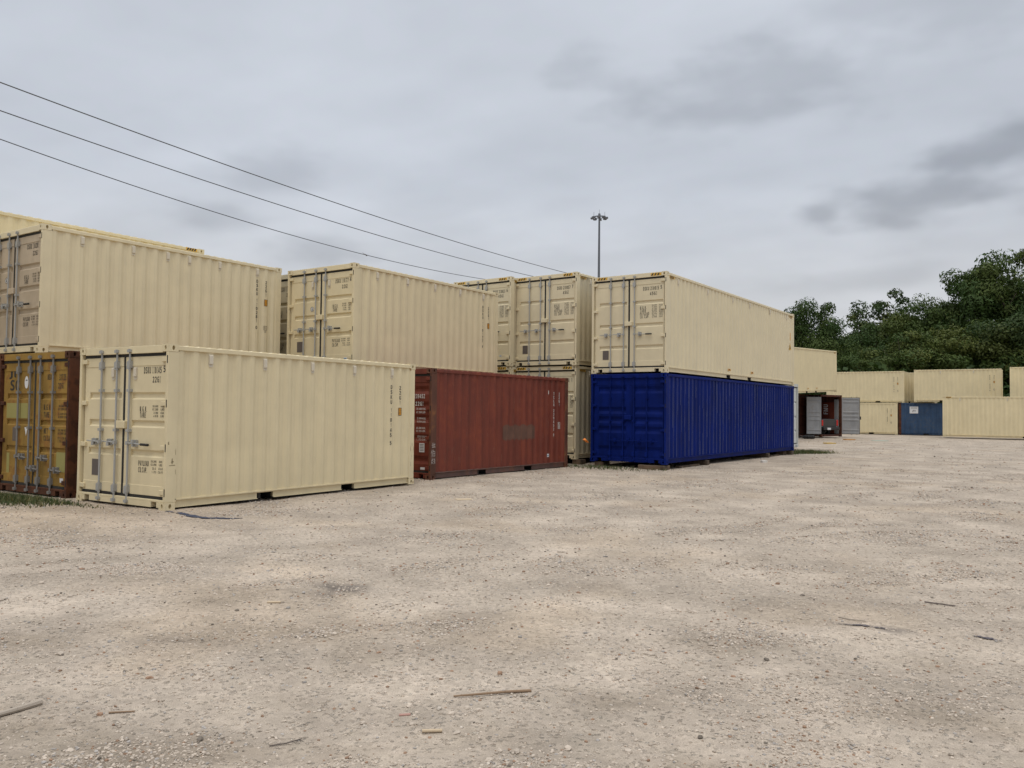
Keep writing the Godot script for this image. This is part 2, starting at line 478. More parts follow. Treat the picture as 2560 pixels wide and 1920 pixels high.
# o: options of one container
func container(called: String, o: Dictionary) -> Node3D:
	var l: float = o.get("l", L20); var h: float = o.get("h", STD)
	var m: Material = o.mat
	var pm: Material = o.get("post_mat", m)
	var fm: Material = o.get("frame_mat", m)
	var dm: Material = o.get("door_mat", m)
	var t := thing(called, o.label, "shipping container", o.get("group", ""))
	t.transform = o.xf
	var pk: Array = [l / 2 - 1.03, l / 2 + 1.03]
	if o.has("pockets"): pk = o.pockets
	part(t, "corner_post", shell_mesh("front_post", l, h), pm)
	part(t, "corner_post", shell_mesh("front_post_left", l, h), pm)
	part(t, "corner_post", shell_mesh("rear_post", l, h), o.get("rear_mat", pm))
	part(t, "corner_post", shell_mesh("rear_post_left", l, h), pm)
	for i in 8:
		var f := (i & 1) == 0; var r := (i & 2) == 0; var tp := (i & 4) != 0
		part(t, "corner_casting", casting(f, r, tp), pm, Vector3(0.0 if f else l, h - 0.118 if tp else 0.0, 0.0 if r else -WID))
	part(t, "door_header", shell_mesh("header", l, h), fm)
	part(t, "door_sill", shell_mesh("sill", l, h), o.get("sill_mat", fm))
	part(t, "top_rail", shell_mesh("top_rail", l, h), fm)
	part(t, "top_rail", shell_mesh("top_rail_left", l, h), fm)
	part(t, "bottom_rail", shell_mesh("bottom_rail", l, h, pk), o.get("rail_mat", fm))
	part(t, "bottom_rail", shell_mesh("bottom_rail_left", l, h, []), fm)
	for p in pk: part(t, "forklift_pocket", shell_mesh("pocket", 1.0, 1.0, [0.0]), mats.dark, Vector3(p, 0, 0))
	part(t, "side_panel", shell_mesh("side", l, h), m)
	part(t, "side_panel", shell_mesh("side_left", l, h), m)
	part(t, "end_panel", shell_mesh("end", l, h), o.get("end_mat", m))
	part(t, "roof_panel", shell_mesh("roof", l, h), m)
	part(t, "floor_panel", shell_mesh("floor", l, h), mats.under)
	# doors
	var gr: Array = o.get("grooves", [1.78, 1.33, 0.86] if h < 2.7 else [2.05, 1.39, 0.755])
	var gh: float = o.get("groove_h", 0.118)
	var fancy: bool = o.get("fancy", true)
	if not o.get("open", false):
		var leaves := []
		for k in 2:
			var d := part(t, "door", leaf_mesh(h, 0.105 if k == 0 else 1.237, 1.183 if k == 0 else WID - 0.105, gr, gh, 0.13 if k == 0 else 1.28, 1.0 if k == 0 else 2.19), dm)
			leaves.append(d)
			if not fancy: continue
			for y in [0.27, 0.27 + (h - 0.51) / 3.0, 0.27 + (h - 0.51) * 2.0 / 3.0, h - 0.24]:
				var g := part(d, "hinge", hinge_mesh(), o.get("hinge_mat", dm), Vector3(0, y, 0))
				if k == 1: g.transform = Transform3D(Basis(Vector3(1, 0, 0), Vector3(0, -1, 0), Vector3(0, 0, -1)), Vector3(0, y, -WID))
				else:
					if not meshes.has("hinge_slot"):
						var q := Q.new(); q.box(-0.003, -0.06, -0.036, 0.004, 0.06, -0.016); meshes["hinge_slot"] = q.mesh()
					part(d, "hinge_slot", meshes["hinge_slot"], mats.dark, Vector3(0, y, 0))
		part(t, "door_gasket", gasket_mesh(h), o.get("gasket_mat", mats.rubber))
		if fancy:
			var rods: Array = o.get("rods", [1.80, 1.37, 1.02])
			for v in rods:
				part(leaves[0 if v < 1.21 else 1], "lock_rod", rod_mesh(h), o.get("rod_mat", mats.zinc), Vector3(0, 0, -v))
			var hy: float = o.get("handle_y", h * 0.392)
			for v in o.get("handle_rods", rods):
				var hd := part(leaves[0 if v < 1.21 else 1], "handle", handle_mesh(), o.get("rod_mat", mats.zinc), Vector3(0, hy + o.get("handle_dy", 0.0) * (1.0 if v == rods[0] or (rods.size() > 3 and v == rods[2]) else 0.0), -v))
				if v > 1.21 or o.get("no_grip", false):
					hd.rotation.x = 0.0
					if not o.get("flip_handles", false): hd.transform = Transform3D(Basis(Vector3(1, 0, 0), Vector3(0, -1, 0), Vector3(0, 0, -1)), hd.position)
				else:
					part(leaves[0], "handle_grip", grip_mesh(), mats.rubber, Vector3(0, hy, -v))
			if o.get("lock_box", true):
				if not meshes.has("lockbox"):
					var q := Q.new(); q.bevel(-0.01, -0.062, -0.125, DX + 0.01, 0.062, 0.105, 0.008); meshes["lockbox"] = q.mesh()
				part(leaves[1], "lock_box", meshes["lockbox"], dm, Vector3(0, h * 0.506 + (0.0 if h < 2.7 else -0.02), -1.21))
			if o.get("door_vents", false):
				for v in [0.915, 1.52]:
					var ve := part(leaves[0 if v < 1.21 else 1], "vent", vent_mesh(), mats.vent, Vector3(DX - 0.001, 2.13, -v))
					ve.rotation.y = -PI / 2
			if o.get("plate", true):
				if not meshes.has("plate"):
					var q := Q.new(); q.box(-0.004, 0, -0.2, 0.002, 0.27, 0); meshes["plate"] = q.mesh()
				part(leaves[1], "data_plate", meshes["plate"], mats.plate, Vector3(DX - 0.001, h * 0.162 + (0.03 if h < 2.7 else -0.06), -1.88))
		if o.has("door_text"):
			var q := Q.new()
			for e in o.door_text:      # [string, v of the left edge, y of the foot, width, height]
				put_code(q, e[0], front_at(e[1], e[2], DX - 0.003), e[3], e[4])
			part(leaves[0], "lettering", q.mesh(), o.get("ink", mats.black))
	# the visible long side
	for u in o.get("vents", []):
		part(t, "vent", vent_mesh(), o.get("vent_mat", mats.vent), Vector3(u, h - 0.24, -PZ - 0.001 - side_depth(l, u)))
	if o.has("code"):
		var q := Q.new()
		var uu: Array = o.get("code_u", [5.28, 5.56])
		for c in 2:
			var u: float = flat_near(l, uu[c])
			var letters: String = o.code[c]
			var y: float = o.get("code_y", [2.115, 2.105])[c]
			for s in letters:
				if s != " ":
					var w := 0.05 if s != "1" else 0.016
					put_text(q, s, side_at(u - w / 2.0, y - 0.08, -PZ + 0.004), w, 0.08, true)
					y -= 0.105
				else: y -= 0.06
		part(t, "lettering", q.mesh(), o.get("ink", mats.black))
		if o.get("height_label", true):
			if not meshes.has("height_label"):
				var a := Q.new(); a.box(-0.05, 0, -0.004, 0.05, 0.165, -0.002)
				var b := Q.new()
				b.box(-0.05, 0, -0.002, 0.05, 0.012, 0.0); b.box(-0.05, 0.153, -0.002, 0.05, 0.165, 0.0); b.box(-0.05, 0.012, -0.002, -0.04, 0.153, 0.0); b.box(0.04, 0.012, -0.002, 0.05, 0.153, 0.0)
				put_text(b, "2.6m", side_at(-0.032, 0.09, -0.001), 0.064, 0.045); put_text(b, "8'6\"", side_at(-0.032, 0.028, -0.001), 0.064, 0.045)
				meshes["height_label"] = [a.mesh(), b.mesh()]
			var p := part(t, "height_label", meshes["height_label"][0], mats.amber, Vector3(flat_near(l, uu[1]), o.get("label_y", 1.478), -PZ + 0.006))
			part(p, "print", meshes["height_label"][1], mats.black)
		if o.get("box_mark", false):
			var b := Q.new()
			var u2: float = flat_near(l, uu[1])
			b.box(-0.05, 0, -0.002, 0.05, 0.008, 0); b.box(-0.05, 0.1, -0.002, 0.05, 0.108, 0); b.box(-0.05, 0.008, -0.002, -0.042, 0.1, 0); b.box(0.042, 0.008, -0.002, 0.05, 0.1, 0)
			put_text(b, "IC", side_at(-0.03, 0.03, -0.001), 0.06, 0.05)
			put_text(b, "33", side_at(-0.03, -0.06, -0.001), 0.06, 0.04)
			part(t, "class_mark", b.mesh(), o.get("ink", mats.black), Vector3(u2, o.get("box_mark_y", 0.93), -PZ + 0.005))
	if o.get("stripes", false):
		for v in [0.5, 2.25]:
			var s := part(t, "hazard_stripe", stripe_plate(0.33)[0], mats.yellow)
			s.transform = front_at(v, h - 0.104, 0.006)
			part(s, "black_bar", stripe_plate(0.33)[1], mats.black)
		for u in [0.22, l - 0.56]:
			var s := part(t, "hazard_stripe", stripe_plate(0.34)[0], mats.yellow)
			s.transform = Transform3D(Basis(Vector3(-1, 0, 0), Vector3(0, 1, 0), Vector3(0, 0, -1)), Vector3(u + 0.34, h - 0.175, -0.001))
			s.transform = side_at(u, h - 0.175, -PZ + 0.003) if not o.get("rail_stripes", false) else side_at(u, h - 0.097, 0.001)
			part(s, "black_bar", stripe_plate(0.34)[1], mats.black)
		if o.get("pocket_labels", false):
			for p in pk:
				var q := Q.new(); q.box(-0.1, 0, 0, 0.1, 0.07, 0.003)
				var s := part(t, "pocket_label", q.mesh(), mats.amber, Vector3(flat_near(l, p + 0.12), 0.27, -PZ + 0.003))
				var b := Q.new(); b.box(-0.07, 0.022, 0.003, 0.06, 0.05, 0.005)
				part(s, "print", b.mesh(), mats.black)
	return t

func pose(x: float, z: float, yaw_deg: float, y: float) -> Transform3D:   # yaw from straight ahead to the right
	return Transform3D(Basis(Vector3.UP, deg_to_rad(90.0 - yaw_deg)), Vector3(x, y, z))

func door_text_20(code: String, digit: String, type := "22G1") -> Array:
	return [[code, 0.707, 2.135, 0.47, 0.105], [digit, 0.205, 2.15, 0.07, 0.105], [type, 0.475, 1.99, 0.22, 0.095],
		["M.G.W.", 0.79, 1.525, 0.2, 0.085], ["TARE", 0.785, 1.43, 0.165, 0.085],
		["30,480", 0.455, 1.597, 0.15, 0.034], ["67,200", 0.455, 1.547, 0.15, 0.034], ["2,180", 0.425, 1.492, 0.12, 0.034], ["4,810", 0.425, 1.442, 0.12, 0.034],
		["KGS", 0.245, 1.597, 0.09, 0.034], ["LBS", 0.245, 1.547, 0.09, 0.034], ["KGS", 0.245, 1.492, 0.09, 0.034], ["LBS", 0.245, 1.442, 0.09, 0.034],
		["PAYLOAD", 0.79, 0.66, 0.28, 0.085], ["CU.CAP.", 0.79, 0.555, 0.24, 0.085],
		["28,300", 0.465, 0.725, 0.15, 0.034], ["62,390", 0.465, 0.675, 0.15, 0.034], ["33.2", 0.425, 0.615, 0.1, 0.034], ["1,173", 0.435, 0.56, 0.12, 0.034],
		["KGS", 0.255, 0.725, 0.09, 0.034], ["LBS", 0.255, 0.675, 0.09, 0.034], ["CU.M", 0.265, 0.615, 0.11, 0.034], ["CU.FT", 0.275, 0.56, 0.13, 0.034]]

func door_text_40(code: String, digit: String) -> Array:
	var out := [[code, 0.77, 2.39, 0.51, 0.105], [digit, 0.225, 2.405, 0.065, 0.105], ["45G1", 0.555, 2.24, 0.24, 0.1],
		["M.G.W.", 0.865, 1.855, 0.22, 0.085], ["TARE", 0.862, 1.765, 0.2, 0.085], ["PAYLOAD", 0.865, 1.675, 0.3, 0.085], ["CU. CAP.", 0.865, 1.585, 0.3, 0.085]]
	var a := ["32,500", "71,650", "3,790", "8,360", "28,710", "63,290", "76.4", "2,698"]
	var b := ["KGS", "LBS", "KGS", "LBS", "KGS", "LBS", "CU.M", "CU.FT"]
	for i in 8:
		out.append([a[i], 0.485, 1.935 - i * 0.049, 0.16, 0.034]); out.append([b[i], 0.255, 1.935 - i * 0.049, 0.11, 0.034])
	return out

# ---------------------------------------------------------------- the scene
func _ready() -> void:
	rng.seed = 7
	# camera
	var cam := Camera3D.new()
	cam.name = "camera"
	var pitch := 0.032374; var roll := 0.011528
	var fw := Vector3(0, sin(pitch), -cos(pitch)); var u0 := Vector3(0, cos(pitch), sin(pitch))
	var rt := Vector3.RIGHT * cos(roll) + u0 * sin(roll); var up := -Vector3.RIGHT * sin(roll) + u0 * cos(roll)
	cam.transform = Transform3D(Basis(rt, up, -fw), Vector3(0, 1.6096, 0))
	cam.fov = 50.056; cam.near = 0.05; cam.far = 1500.0
	add_child(cam)
	# sky and air
	var env := Environment.new()
	env.background_mode = Environment.BG_SKY
	env.sky = Sky.new()
	var sm := PanoramaSkyMaterial.new()
	sm.panorama = sky_image()
	sm.energy_multiplier = 1.0
	env.sky.sky_material = sm
	env.tonemap_mode = Environment.TONE_MAPPER_LINEAR
	env.tonemap_exposure = 2.1
	env.sdfgi_enabled = true; env.ssao_enabled = true; env.ssil_enabled = true
	var we := WorldEnvironment.new(); we.name = "environment"; we.environment = env; add_child(we)
	var sun := DirectionalLight3D.new()
	sun.name = "veiled_sun"
	sun.light_energy = 0.26; sun.light_color = Color(1.0, 0.965, 0.91); sun.light_angular_distance = 45.0
	sun.shadow_enabled = true; sun.sky_mode = DirectionalLight3D.SKY_MODE_LIGHT_ONLY
	sun.rotation_degrees = Vector3(-74, -4, 0)
	add_child(sun)
	make_materials()
	ground()
	yard()
	trees()
	mast_and_wires()
	pickup()
	debris()

func sky_image() -> ImageTexture:
	var w := 2048; var h := 1024
	var n1 := FastNoiseLite.new(); n1.seed = 11; n1.frequency = 1.0; n1.fractal_octaves = 5; n1.noise_type = FastNoiseLite.TYPE_SIMPLEX_SMOOTH
	var n2 := FastNoiseLite.new(); n2.seed = 23; n2.frequency = 1.0; n2.fractal_octaves = 4; n2.noise_type = FastNoiseLite.TYPE_SIMPLEX_SMOOTH
	# darker scud: azimuth, elevation (degrees), half sizes, strength, slope
	var clouds := [[27.0, 13.4, 6.2, 1.5, 1.15, 0.10], [30.6, 15.6, 4.6, 1.5, 1.05, 0.16], [20.6, 12.9, 1.6, 0.9, 1.0, 0.0], [15.5, 21.3, 8.0, 2.4, 0.6, 0.06], [4.8, 22.6, 3.0, 1.4, 0.42, 0.05], [26, 24.5, 9.0, 2.6, 0.4, 0.05],
		[-16.8, 15.6, 3.6, 1.3, 0.5, 0.1], [-19.5, 12.4, 3.6, 1.0, 0.5, 0.08], [-13.4, 10.8, 3.6, 0.85, 0.6, 0.02], [22.5, 8.6, 5.0, 0.8, 0.3, 0.05], [-62, 20, 12, 3, 0.6, 0.1], [70, 24, 14, 4, 0.6, 0.1],
		[120, 18, 12, 3, 0.7, 0.0], [-130, 22, 14, 4, 0.6, 0.0], [175, 15, 12, 3, 0.6, 0.05]]
	var o := PackedByteArray(); o.resize(w * h * 3)
	for j in h:
		var el := (0.5 - (j + 0.5) / h) * PI
		var sy := sin(el); var cy := cos(el)
		for i in w:
			var k := (j * w + i) * 3
			if j > h / 2 + 4:
				o[k] = 138; o[k + 1] = 128; o[k + 2] = 116
				continue
			var az := (i + 0.5) / w * TAU
			var dx := sin(az) * cy; var dz := -cos(az) * cy
			var s := 1.0 / (maxf(sy, 0.0) + 0.16)
			var a := n1.get_noise_3d(dx * s * 0.9 + 3.0, dz * s * 0.9, 0.4)
			var b := n2.get_noise_3d(dx * s * 2.6, dz * s * 2.6, 1.7)
			var e := rad_to_deg(el)
			var g := smoothstep(3.0, 17.0, e)
			# pale at the foot, cooler and a little darker higher up, brighter again overhead
			var lum := lerpf(0.826, 0.788, g)
			var st := n2.get_noise_3d((dx * 0.86 + dz * 0.5) * s * 0.55, (dz * 0.86 - dx * 0.5) * s * 2.4, 12.0)
			var lay := n1.get_noise_3d(dx * s * 0.5 - 7.0, dz * s * 0.7, 5.0)
			lum += a * 0.034 + b * 0.022 + st * 0.030 + lay * 0.036
			var ad := rad_to_deg(wrapf(az, -PI, PI))
			var dark := 0.0
			var ragged := n2.get_noise_3d(ad * 0.16, e * 0.42, 8.0)
			for c in clouds:
				if absf(ad - c[0]) > c[2] * 2.6 or absf(e - c[1]) > c[3] * 5.5: continue
				var x: float = (ad - c[0]) / c[2]
				var y: float = (e - c[1] - c[5] * (ad - c[0])) / c[3]
				var r: float = sqrt(x * x + y * y) + ragged * 0.95 + b * 0.35
				dark = maxf(dark, smoothstep(1.5, 0.1, r) * c[4])
			lum -= dark * 0.115
			var cool := lerpf(0.25, 1.0, g) * (1.0 - 0.2 * smoothstep(30.0, 80.0, e))
			# the light of the layer grows towards the zenith; the exposure is taken out again
			var k2 := (1.0 + 1.15 * smoothstep(23.0, 62.0, e)) / 2.1
			var rgb := Color(lum - 0.022 * cool, lum + 0.002, lum + 0.036 * cool + 0.006).srgb_to_linear() * k2
			rgb = rgb.linear_to_srgb()
			o[k] = clampi(int(rgb.r * 255.0 + 0.5), 0, 255)
			o[k + 1] = clampi(int(rgb.g * 255.0 + 0.5), 0, 255)
			o[k + 2] = clampi(int(rgb.b * 255.0 + 0.5), 0, 255)
	return ImageTexture.create_from_image(Image.create_from_data(w, h, false, Image.FORMAT_RGB8, o))

func make_materials() -> void:
	var rust := Color(0.42, 0.24, 0.13)
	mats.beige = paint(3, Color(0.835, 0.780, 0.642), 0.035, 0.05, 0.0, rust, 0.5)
	mats.beige2 = paint(13, Color(0.840, 0.790, 0.665), 0.035, 0.05, 0.0, rust, 0.5)
	mats.beige3 = paint(33, Color(0.845, 0.790, 0.645), 0.04, 0.05, 0.0, rust, 0.55)
	mats.taupe = paint(45, Color(0.70, 0.64, 0.555), 0.06, 0.08, 0.0, rust, 0.5)
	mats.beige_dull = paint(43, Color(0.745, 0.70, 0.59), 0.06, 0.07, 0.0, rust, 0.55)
	mats.red = paint(53, Color(0.43, 0.195, 0.135), 0.26, 0.14, 0.22, Color(0.45, 0.26, 0.16), 0.62)
	mats.red_post = paint(57, Color(0.37, 0.23, 0.17), 0.3, 0.3, 0.7, Color(0.43, 0.29, 0.18), 0.75)
	mats.red_rail = paint(59, Color(0.40, 0.31, 0.28), 0.2, 0.2, 0.2, rust, 0.7)
	mats.blue = paint(63, Color(0.045, 0.118, 0.375), 0.24, 0.18, 0.0, rust, 0.6)
	mats.blue.metallic_specular = 0.2
	mats.blue_old = paint(73, Color(0.17, 0.27, 0.39), 0.35, 0.3, 0.4, Color(0.27, 0.25, 0.25), 0.65)
	mats.mustard = paint(83, Color(0.565, 0.445, 0.205), 0.24, 0.22, 0.42, Color(0.36, 0.21, 0.11), 0.65, 0.66)
	mats.rusty = paint(93, Color(0.33, 0.19, 0.11), 0.3, 0.5, 0.8, Color(0.20, 0.12, 0.08), 0.85)
	mats.maroon = paint(103, Color(0.29, 0.15, 0.11), 0.3, 0.3, 0.5, Color(0.34, 0.2, 0.12), 0.75)
	mats.white = paint(113, Color(0.76, 0.77, 0.76), 0.06, 0.06, 0.1, Color(0.5, 0.4, 0.3), 0.5)
	mats.door_grey = paint(123, Color(0.58, 0.585, 0.59), 0.1, 0.12, 0.25, Color(0.42, 0.38, 0.34), 0.6)
	mats.wood = paint(133, Color(0.37, 0.31, 0.25), 0.5, 0.3, 0.0, rust, 0.9)
	mats.dark = flat_mat(lin(0.012, 0.012, 0.012), 0.9)
	mats.under = flat_mat(lin(0.05, 0.045, 0.04), 0.9)
	mats.rubber = flat_mat(lin(0.016, 0.015, 0.014), 0.7)
	mats.old_rubber = flat_mat(lin(0.03, 0.028, 0.024), 0.8)
	mats.black = flat_mat(lin(0.025, 0.023, 0.022), 0.6)
	mats.white_ink = flat_mat(lin(0.62, 0.60, 0.56), 0.6)
	mats.zinc = flat_mat(lin(0.36, 0.36, 0.345), 0.5, 0.15)
	mats.zinc_old = flat_mat(lin(0.21, 0.20, 0.185), 0.65, 0.1)
	mats.vent = flat_mat(lin(0.60, 0.54, 0.43), 0.5)
	mats.plate = flat_mat(lin(0.13, 0.11, 0.10), 0.5, 0.2)
	mats.yellow = flat_mat(lin(0.62, 0.36, 0.04), 0.55)
	mats.amber = flat_mat(lin(0.62, 0.28, 0.02), 0.55)
	mats.sticker = flat_mat(lin(0.66, 0.66, 0.66), 0.5)
	mats.blue_ink = flat_mat(lin(0.05, 0.2, 0.32), 0.5)
	mats.pale_blue = flat_mat(lin(0.10, 0.125, 0.29), 0.5)

# ---------------------------------------------------------------- ground
var hn := FastNoiseLite.new()
var mn := FastNoiseLite.new()
var pn := FastNoiseLite.new()

func ground_y(x: float, z: float) -> float:
	var d := sqrt(x * x + z * z)
	var k := 1.0 - smoothstep(40.0, 70.0, d)
	return (hn.get_noise_2d(x * 0.35, z * 0.35) * 0.022 + hn.get_noise_2d(x * 2.3, z * 2.3) * 0.007 - track(x, z) * 0.010) * k - 0.010

var tracks := [[-3.0, -9.0, 0.86, -0.50, 0.012], [1.5, -6.2, 0.97, -0.22, -0.02], [2.0, -12.5, 0.80, -0.60, 0.004], [-2.5, -5.0, 0.90, -0.43, 0.03], [6.0, -16.0, 0.62, -0.78, 0.006]]

func track(x: float, z: float) -> float:     # 1 in the middle of a wheel track
	var t := 0.0
	for e in tracks:
		var dx: float = x - e[0]; var dz: float = z - e[1]
		var along: float = dx * e[2] + dz * e[3]
		var off: float = absf(-dx * e[3] + dz * e[2] - e[4] * along * along)
		t = maxf(t, 1.0 - smoothstep(0.10, 0.34, absf(off - 0.85)))
	return t

func stony(x: float, z: float) -> float:   # 0 compacted dirt .. 1 loose gravel
	var a := pn.get_noise_2d(x * 0.22 + 5.0, z * 0.3) + 0.55 * pn.get_noise_2d(x * 0.75, z * 0.9 + 40.0)
	return smoothstep(-0.05, 0.40, a) * (1.0 - 0.75 * track(x, z))

func ground() -> void:
	hn.seed = 5; hn.frequency = 1.0; hn.fractal_octaves = 3
	mn.seed = 15; mn.frequency = 1.0; mn.fractal_octaves = 4
	pn.seed = 29; pn.frequency = 1.0; pn.fractal_octaves = 3
	# one sheet, finer near the camera
	var xs := PackedFloat32Array(); var zs := PackedFloat32Array()
	for i in 321:
		var t := (i - 160) / 160.0
		xs.append(14.0 * t + 486.0 * pow(absf(t), 5.0) * signf(t))
	for j in 361:
		var t := j / 360.0
		zs.append(8.0 - 36.0 * t - 560.0 * pow(t, 6.0))
	var v := PackedVector3Array(); var n := PackedVector3Array(); var uv := PackedVector2Array(); var uv2 := PackedVector2Array(); var c := PackedColorArray(); var ix := PackedInt32Array()
	for j in zs.size():
		for i in xs.size():
			var x := xs[i]; var z := zs[j]
			v.append(Vector3(x, ground_y(x, z), z))
			var e := 0.06
			n.append(Vector3(ground_y(x - e, z) - ground_y(x + e, z), 2 * e, ground_y(x, z - e) - ground_y(x, z + e)).normalized())
			uv.append(Vector2(x, z) / 2.7)
			uv2.append(Vector2(x * 0.83 + z * 0.56, z * 0.83 - x * 0.56) / 9.3)
			c.append(ground_color(x, z))
	var w := xs.size()
	for j in zs.size() - 1:
		for i in w - 1:
			var a := j * w + i
			ix.append_array([a, a + w, a + 1, a + 1, a + w, a + w + 1])
	var arr := []; arr.resize(Mesh.ARRAY_MAX)
	arr[Mesh.ARRAY_VERTEX] = v; arr[Mesh.ARRAY_NORMAL] = n; arr[Mesh.ARRAY_TEX_UV] = uv; arr[Mesh.ARRAY_TEX_UV2] = uv2; arr[Mesh.ARRAY_COLOR] = c; arr[Mesh.ARRAY_INDEX] = ix
	var m := ArrayMesh.new(); m.add_surface_from_arrays(Mesh.PRIMITIVE_TRIANGLES, arr)
	var g := part(self, "ground", m, dirt_material())
	tag(g, "pale tan crushed limestone lot with loose gravel patches", "", "", "structure")
	gravel()

func ground_color(x: float, z: float) -> Color:
	var big := mn.get_noise_2d(x * 0.09, z * 0.13); var mid := mn.get_noise_2d(x * 0.45 + 30.0, z * 0.8); var fine := mn.get_noise_2d(x * 2.2, z * 3.4 + 9.0)
	var k := 1.0 + big * 0.035 + mid * 0.045 + fine * 0.08
	k *= 1.0 + 0.05 * track(x, z) - 0.06 * stony(x, z)
	var col := Vector3(0.685, 0.586, 0.480) * k
	# ochre dust by the mustard container and along the row
	var o := smoothstep(3.5, 0.5, Vector2((x + 7.2) * 0.7, z + 11.6).length()) * 0.5
	o = maxf(o, smoothstep(0.1, 0.5, mn.get_noise_2d(x * 0.3 + 80.0, z * 0.3)) * 0.35)
	col = col.lerp(Vector3(0.67, 0.525, 0.375) * k, o)
	# damp brown dirt near the camera
	var b := smoothstep(0.05, 0.45, mn.get_noise_2d(x * 0.5 - 20.0, z * 0.7 + 60.0)) * smoothstep(11.0, 4.0, -z)
	col = col.lerp(Vector3(0.44, 0.36, 0.275) * k, b * 0.55)
	# dark oily spots
	for s in [[-1.45, -7.46, 0.42, 0.24, 0.6], [2.62, -6.36, 0.22, 0.035, 0.8], [2.85, -6.25, 0.16, 0.03, 0.7], [3.52, -6.07, 0.12, 0.03, 0.9], [2.2, -14.0, 0.8, 0.5, 0.12], [-2.2, -5.8, 0.35, 0.12, 0.25]]:
		var d := Vector2((x - s[0]) / s[2], (z - s[1]) / s[3]).length() + fine * 0.9
		col = col.lerp(Vector3(0.13, 0.12, 0.12), smoothstep(1.2, 0.2, d) * s[4])
	return Color(col.x, col.y, col.z)

func dirt_material() -> StandardMaterial3D:
	var n := 1024
	var cells := FastNoiseLite.new(); cells.seed = 41; cells.noise_type = FastNoiseLite.TYPE_CELLULAR; cells.frequency = 0.13; cells.fractal_type = FastNoiseLite.FRACTAL_NONE
	cells.cellular_return_type = FastNoiseLite.RETURN_CELL_VALUE; cells.cellular_jitter = 1.0
	var shape := FastNoiseLite.new(); shape.seed = 41; shape.noise_type = FastNoiseLite.TYPE_CELLULAR; shape.frequency = 0.13; shape.fractal_type = FastNoiseLite.FRACTAL_NONE
	shape.cellular_return_type = FastNoiseLite.RETURN_DISTANCE2_SUB; shape.cellular_jitter = 1.0
	var a := cells.get_seamless_image(n, n).get_data()
	var b := shape.get_seamless_image(n, n).get_data()
	var d := seamless(47, 0.02, n, n, FastNoiseLite.TYPE_SIMPLEX_SMOOTH, 5).get_data()
	var e := seamless(48, 0.25, n, n, FastNoiseLite.TYPE_SIMPLEX_SMOOTH, 2).get_data()
	var o := PackedByteArray(); o.resize(n * n * 3)
	var hh := PackedByteArray(); hh.resize(n * n)
	for i in n * n:
		var grain := a[i] / 255.0; var edge := b[i] / 255.0; var mid := d[i] / 255.0; var fine := e[i] / 255.0
		var pick := smoothstep(0.58, 0.76, grain * 0.55 + mid * 0.5)          # only some cells are stones, the rest is dust
		var body := pick * smoothstep(0.1, 0.5, edge)
		var k := 0.86 + (mid - 0.5) * 0.16 + (fine - 0.5) * 0.22 + body * (fposmod(grain * 7.3, 1.0) - 0.5) * 0.34
		k -= pick * (1.0 - smoothstep(0.05, 0.3, edge)) * 0.13
		var warm := (fposmod(grain * 13.7, 1.0) - 0.5) * 0.06 * body
		o[i * 3] = clampi(int((k + warm) * 255.0), 0, 255); o[i * 3 + 1] = clampi(int(k * 255.0), 0, 255); o[i * 3 + 2] = clampi(int((k - warm) * 255.0), 0, 255)
		hh[i] = clampi(int((mid * 0.35 + fine * 0.18 + body * 0.5) * 255.0), 0, 255)
	var m := StandardMaterial3D.new()
	m.albedo_texture = ImageTexture.create_from_image(Image.create_from_data(n, n, false, Image.FORMAT_RGB8, o))
	var him := Image.create_from_data(n, n, false, Image.FORMAT_L8, hh)
	m.heightmap_enabled = true; m.heightmap_texture = ImageTexture.create_from_image(him); m.heightmap_scale = 1.8
	m.roughness = 0.95; m.metallic_specular = 0.25
	m.vertex_color_use_as_albedo = true
	m.detail_enabled = true; m.detail_uv_layer = BaseMaterial3D.DETAIL_UV_2; m.detail_blend_mode = BaseMaterial3D.BLEND_MODE_MUL
	var p := seamless(52, 0.012, 512, 512, FastNoiseLite.TYPE_SIMPLEX_SMOOTH, 6)
	var pd := p.get_data(); var po := PackedByteArray(); po.resize(512 * 512 * 3)
	for i in 512 * 512:
		var k := 0.80 + pd[i] / 255.0 * 0.2
		po[i * 3] = int(k * 255); po[i * 3 + 1] = int(k * 254); po[i * 3 + 2] = int((k - 0.01) * 255)
	m.detail_albedo = ImageTexture.create_from_image(Image.create_from_data(512, 512, false, Image.FORMAT_RGB8, po))
	return m

func pebble(s: int) -> Mesh:
	var q := Q.new()
	var r := RandomNumberGenerator.new(); r.seed = 100 + s
	var base := SphereMesh.new(); base.radial_segments = 7; base.rings = 3; base.radius = 1.0; base.height = 2.0
	var a := base.get_mesh_arrays()
	var vs: PackedVector3Array = a[Mesh.ARRAY_VERTEX]; var ix: PackedInt32Array = a[Mesh.ARRAY_INDEX]
	var seen := {}
	var at := func(p: Vector3) -> Vector3:
		var k := (p * 50.0).round()
		if not seen.has(k): seen[k] = p * r.randf_range(0.78, 1.15)
		return seen[k] * Vector3(1.0, 0.55, 0.78)
	for i in range(0, ix.size(), 3):
		q.tri(at.call(vs[ix[i]]), at.call(vs[ix[i + 2]]), at.call(vs[ix[i + 1]]))
	return q.mesh()

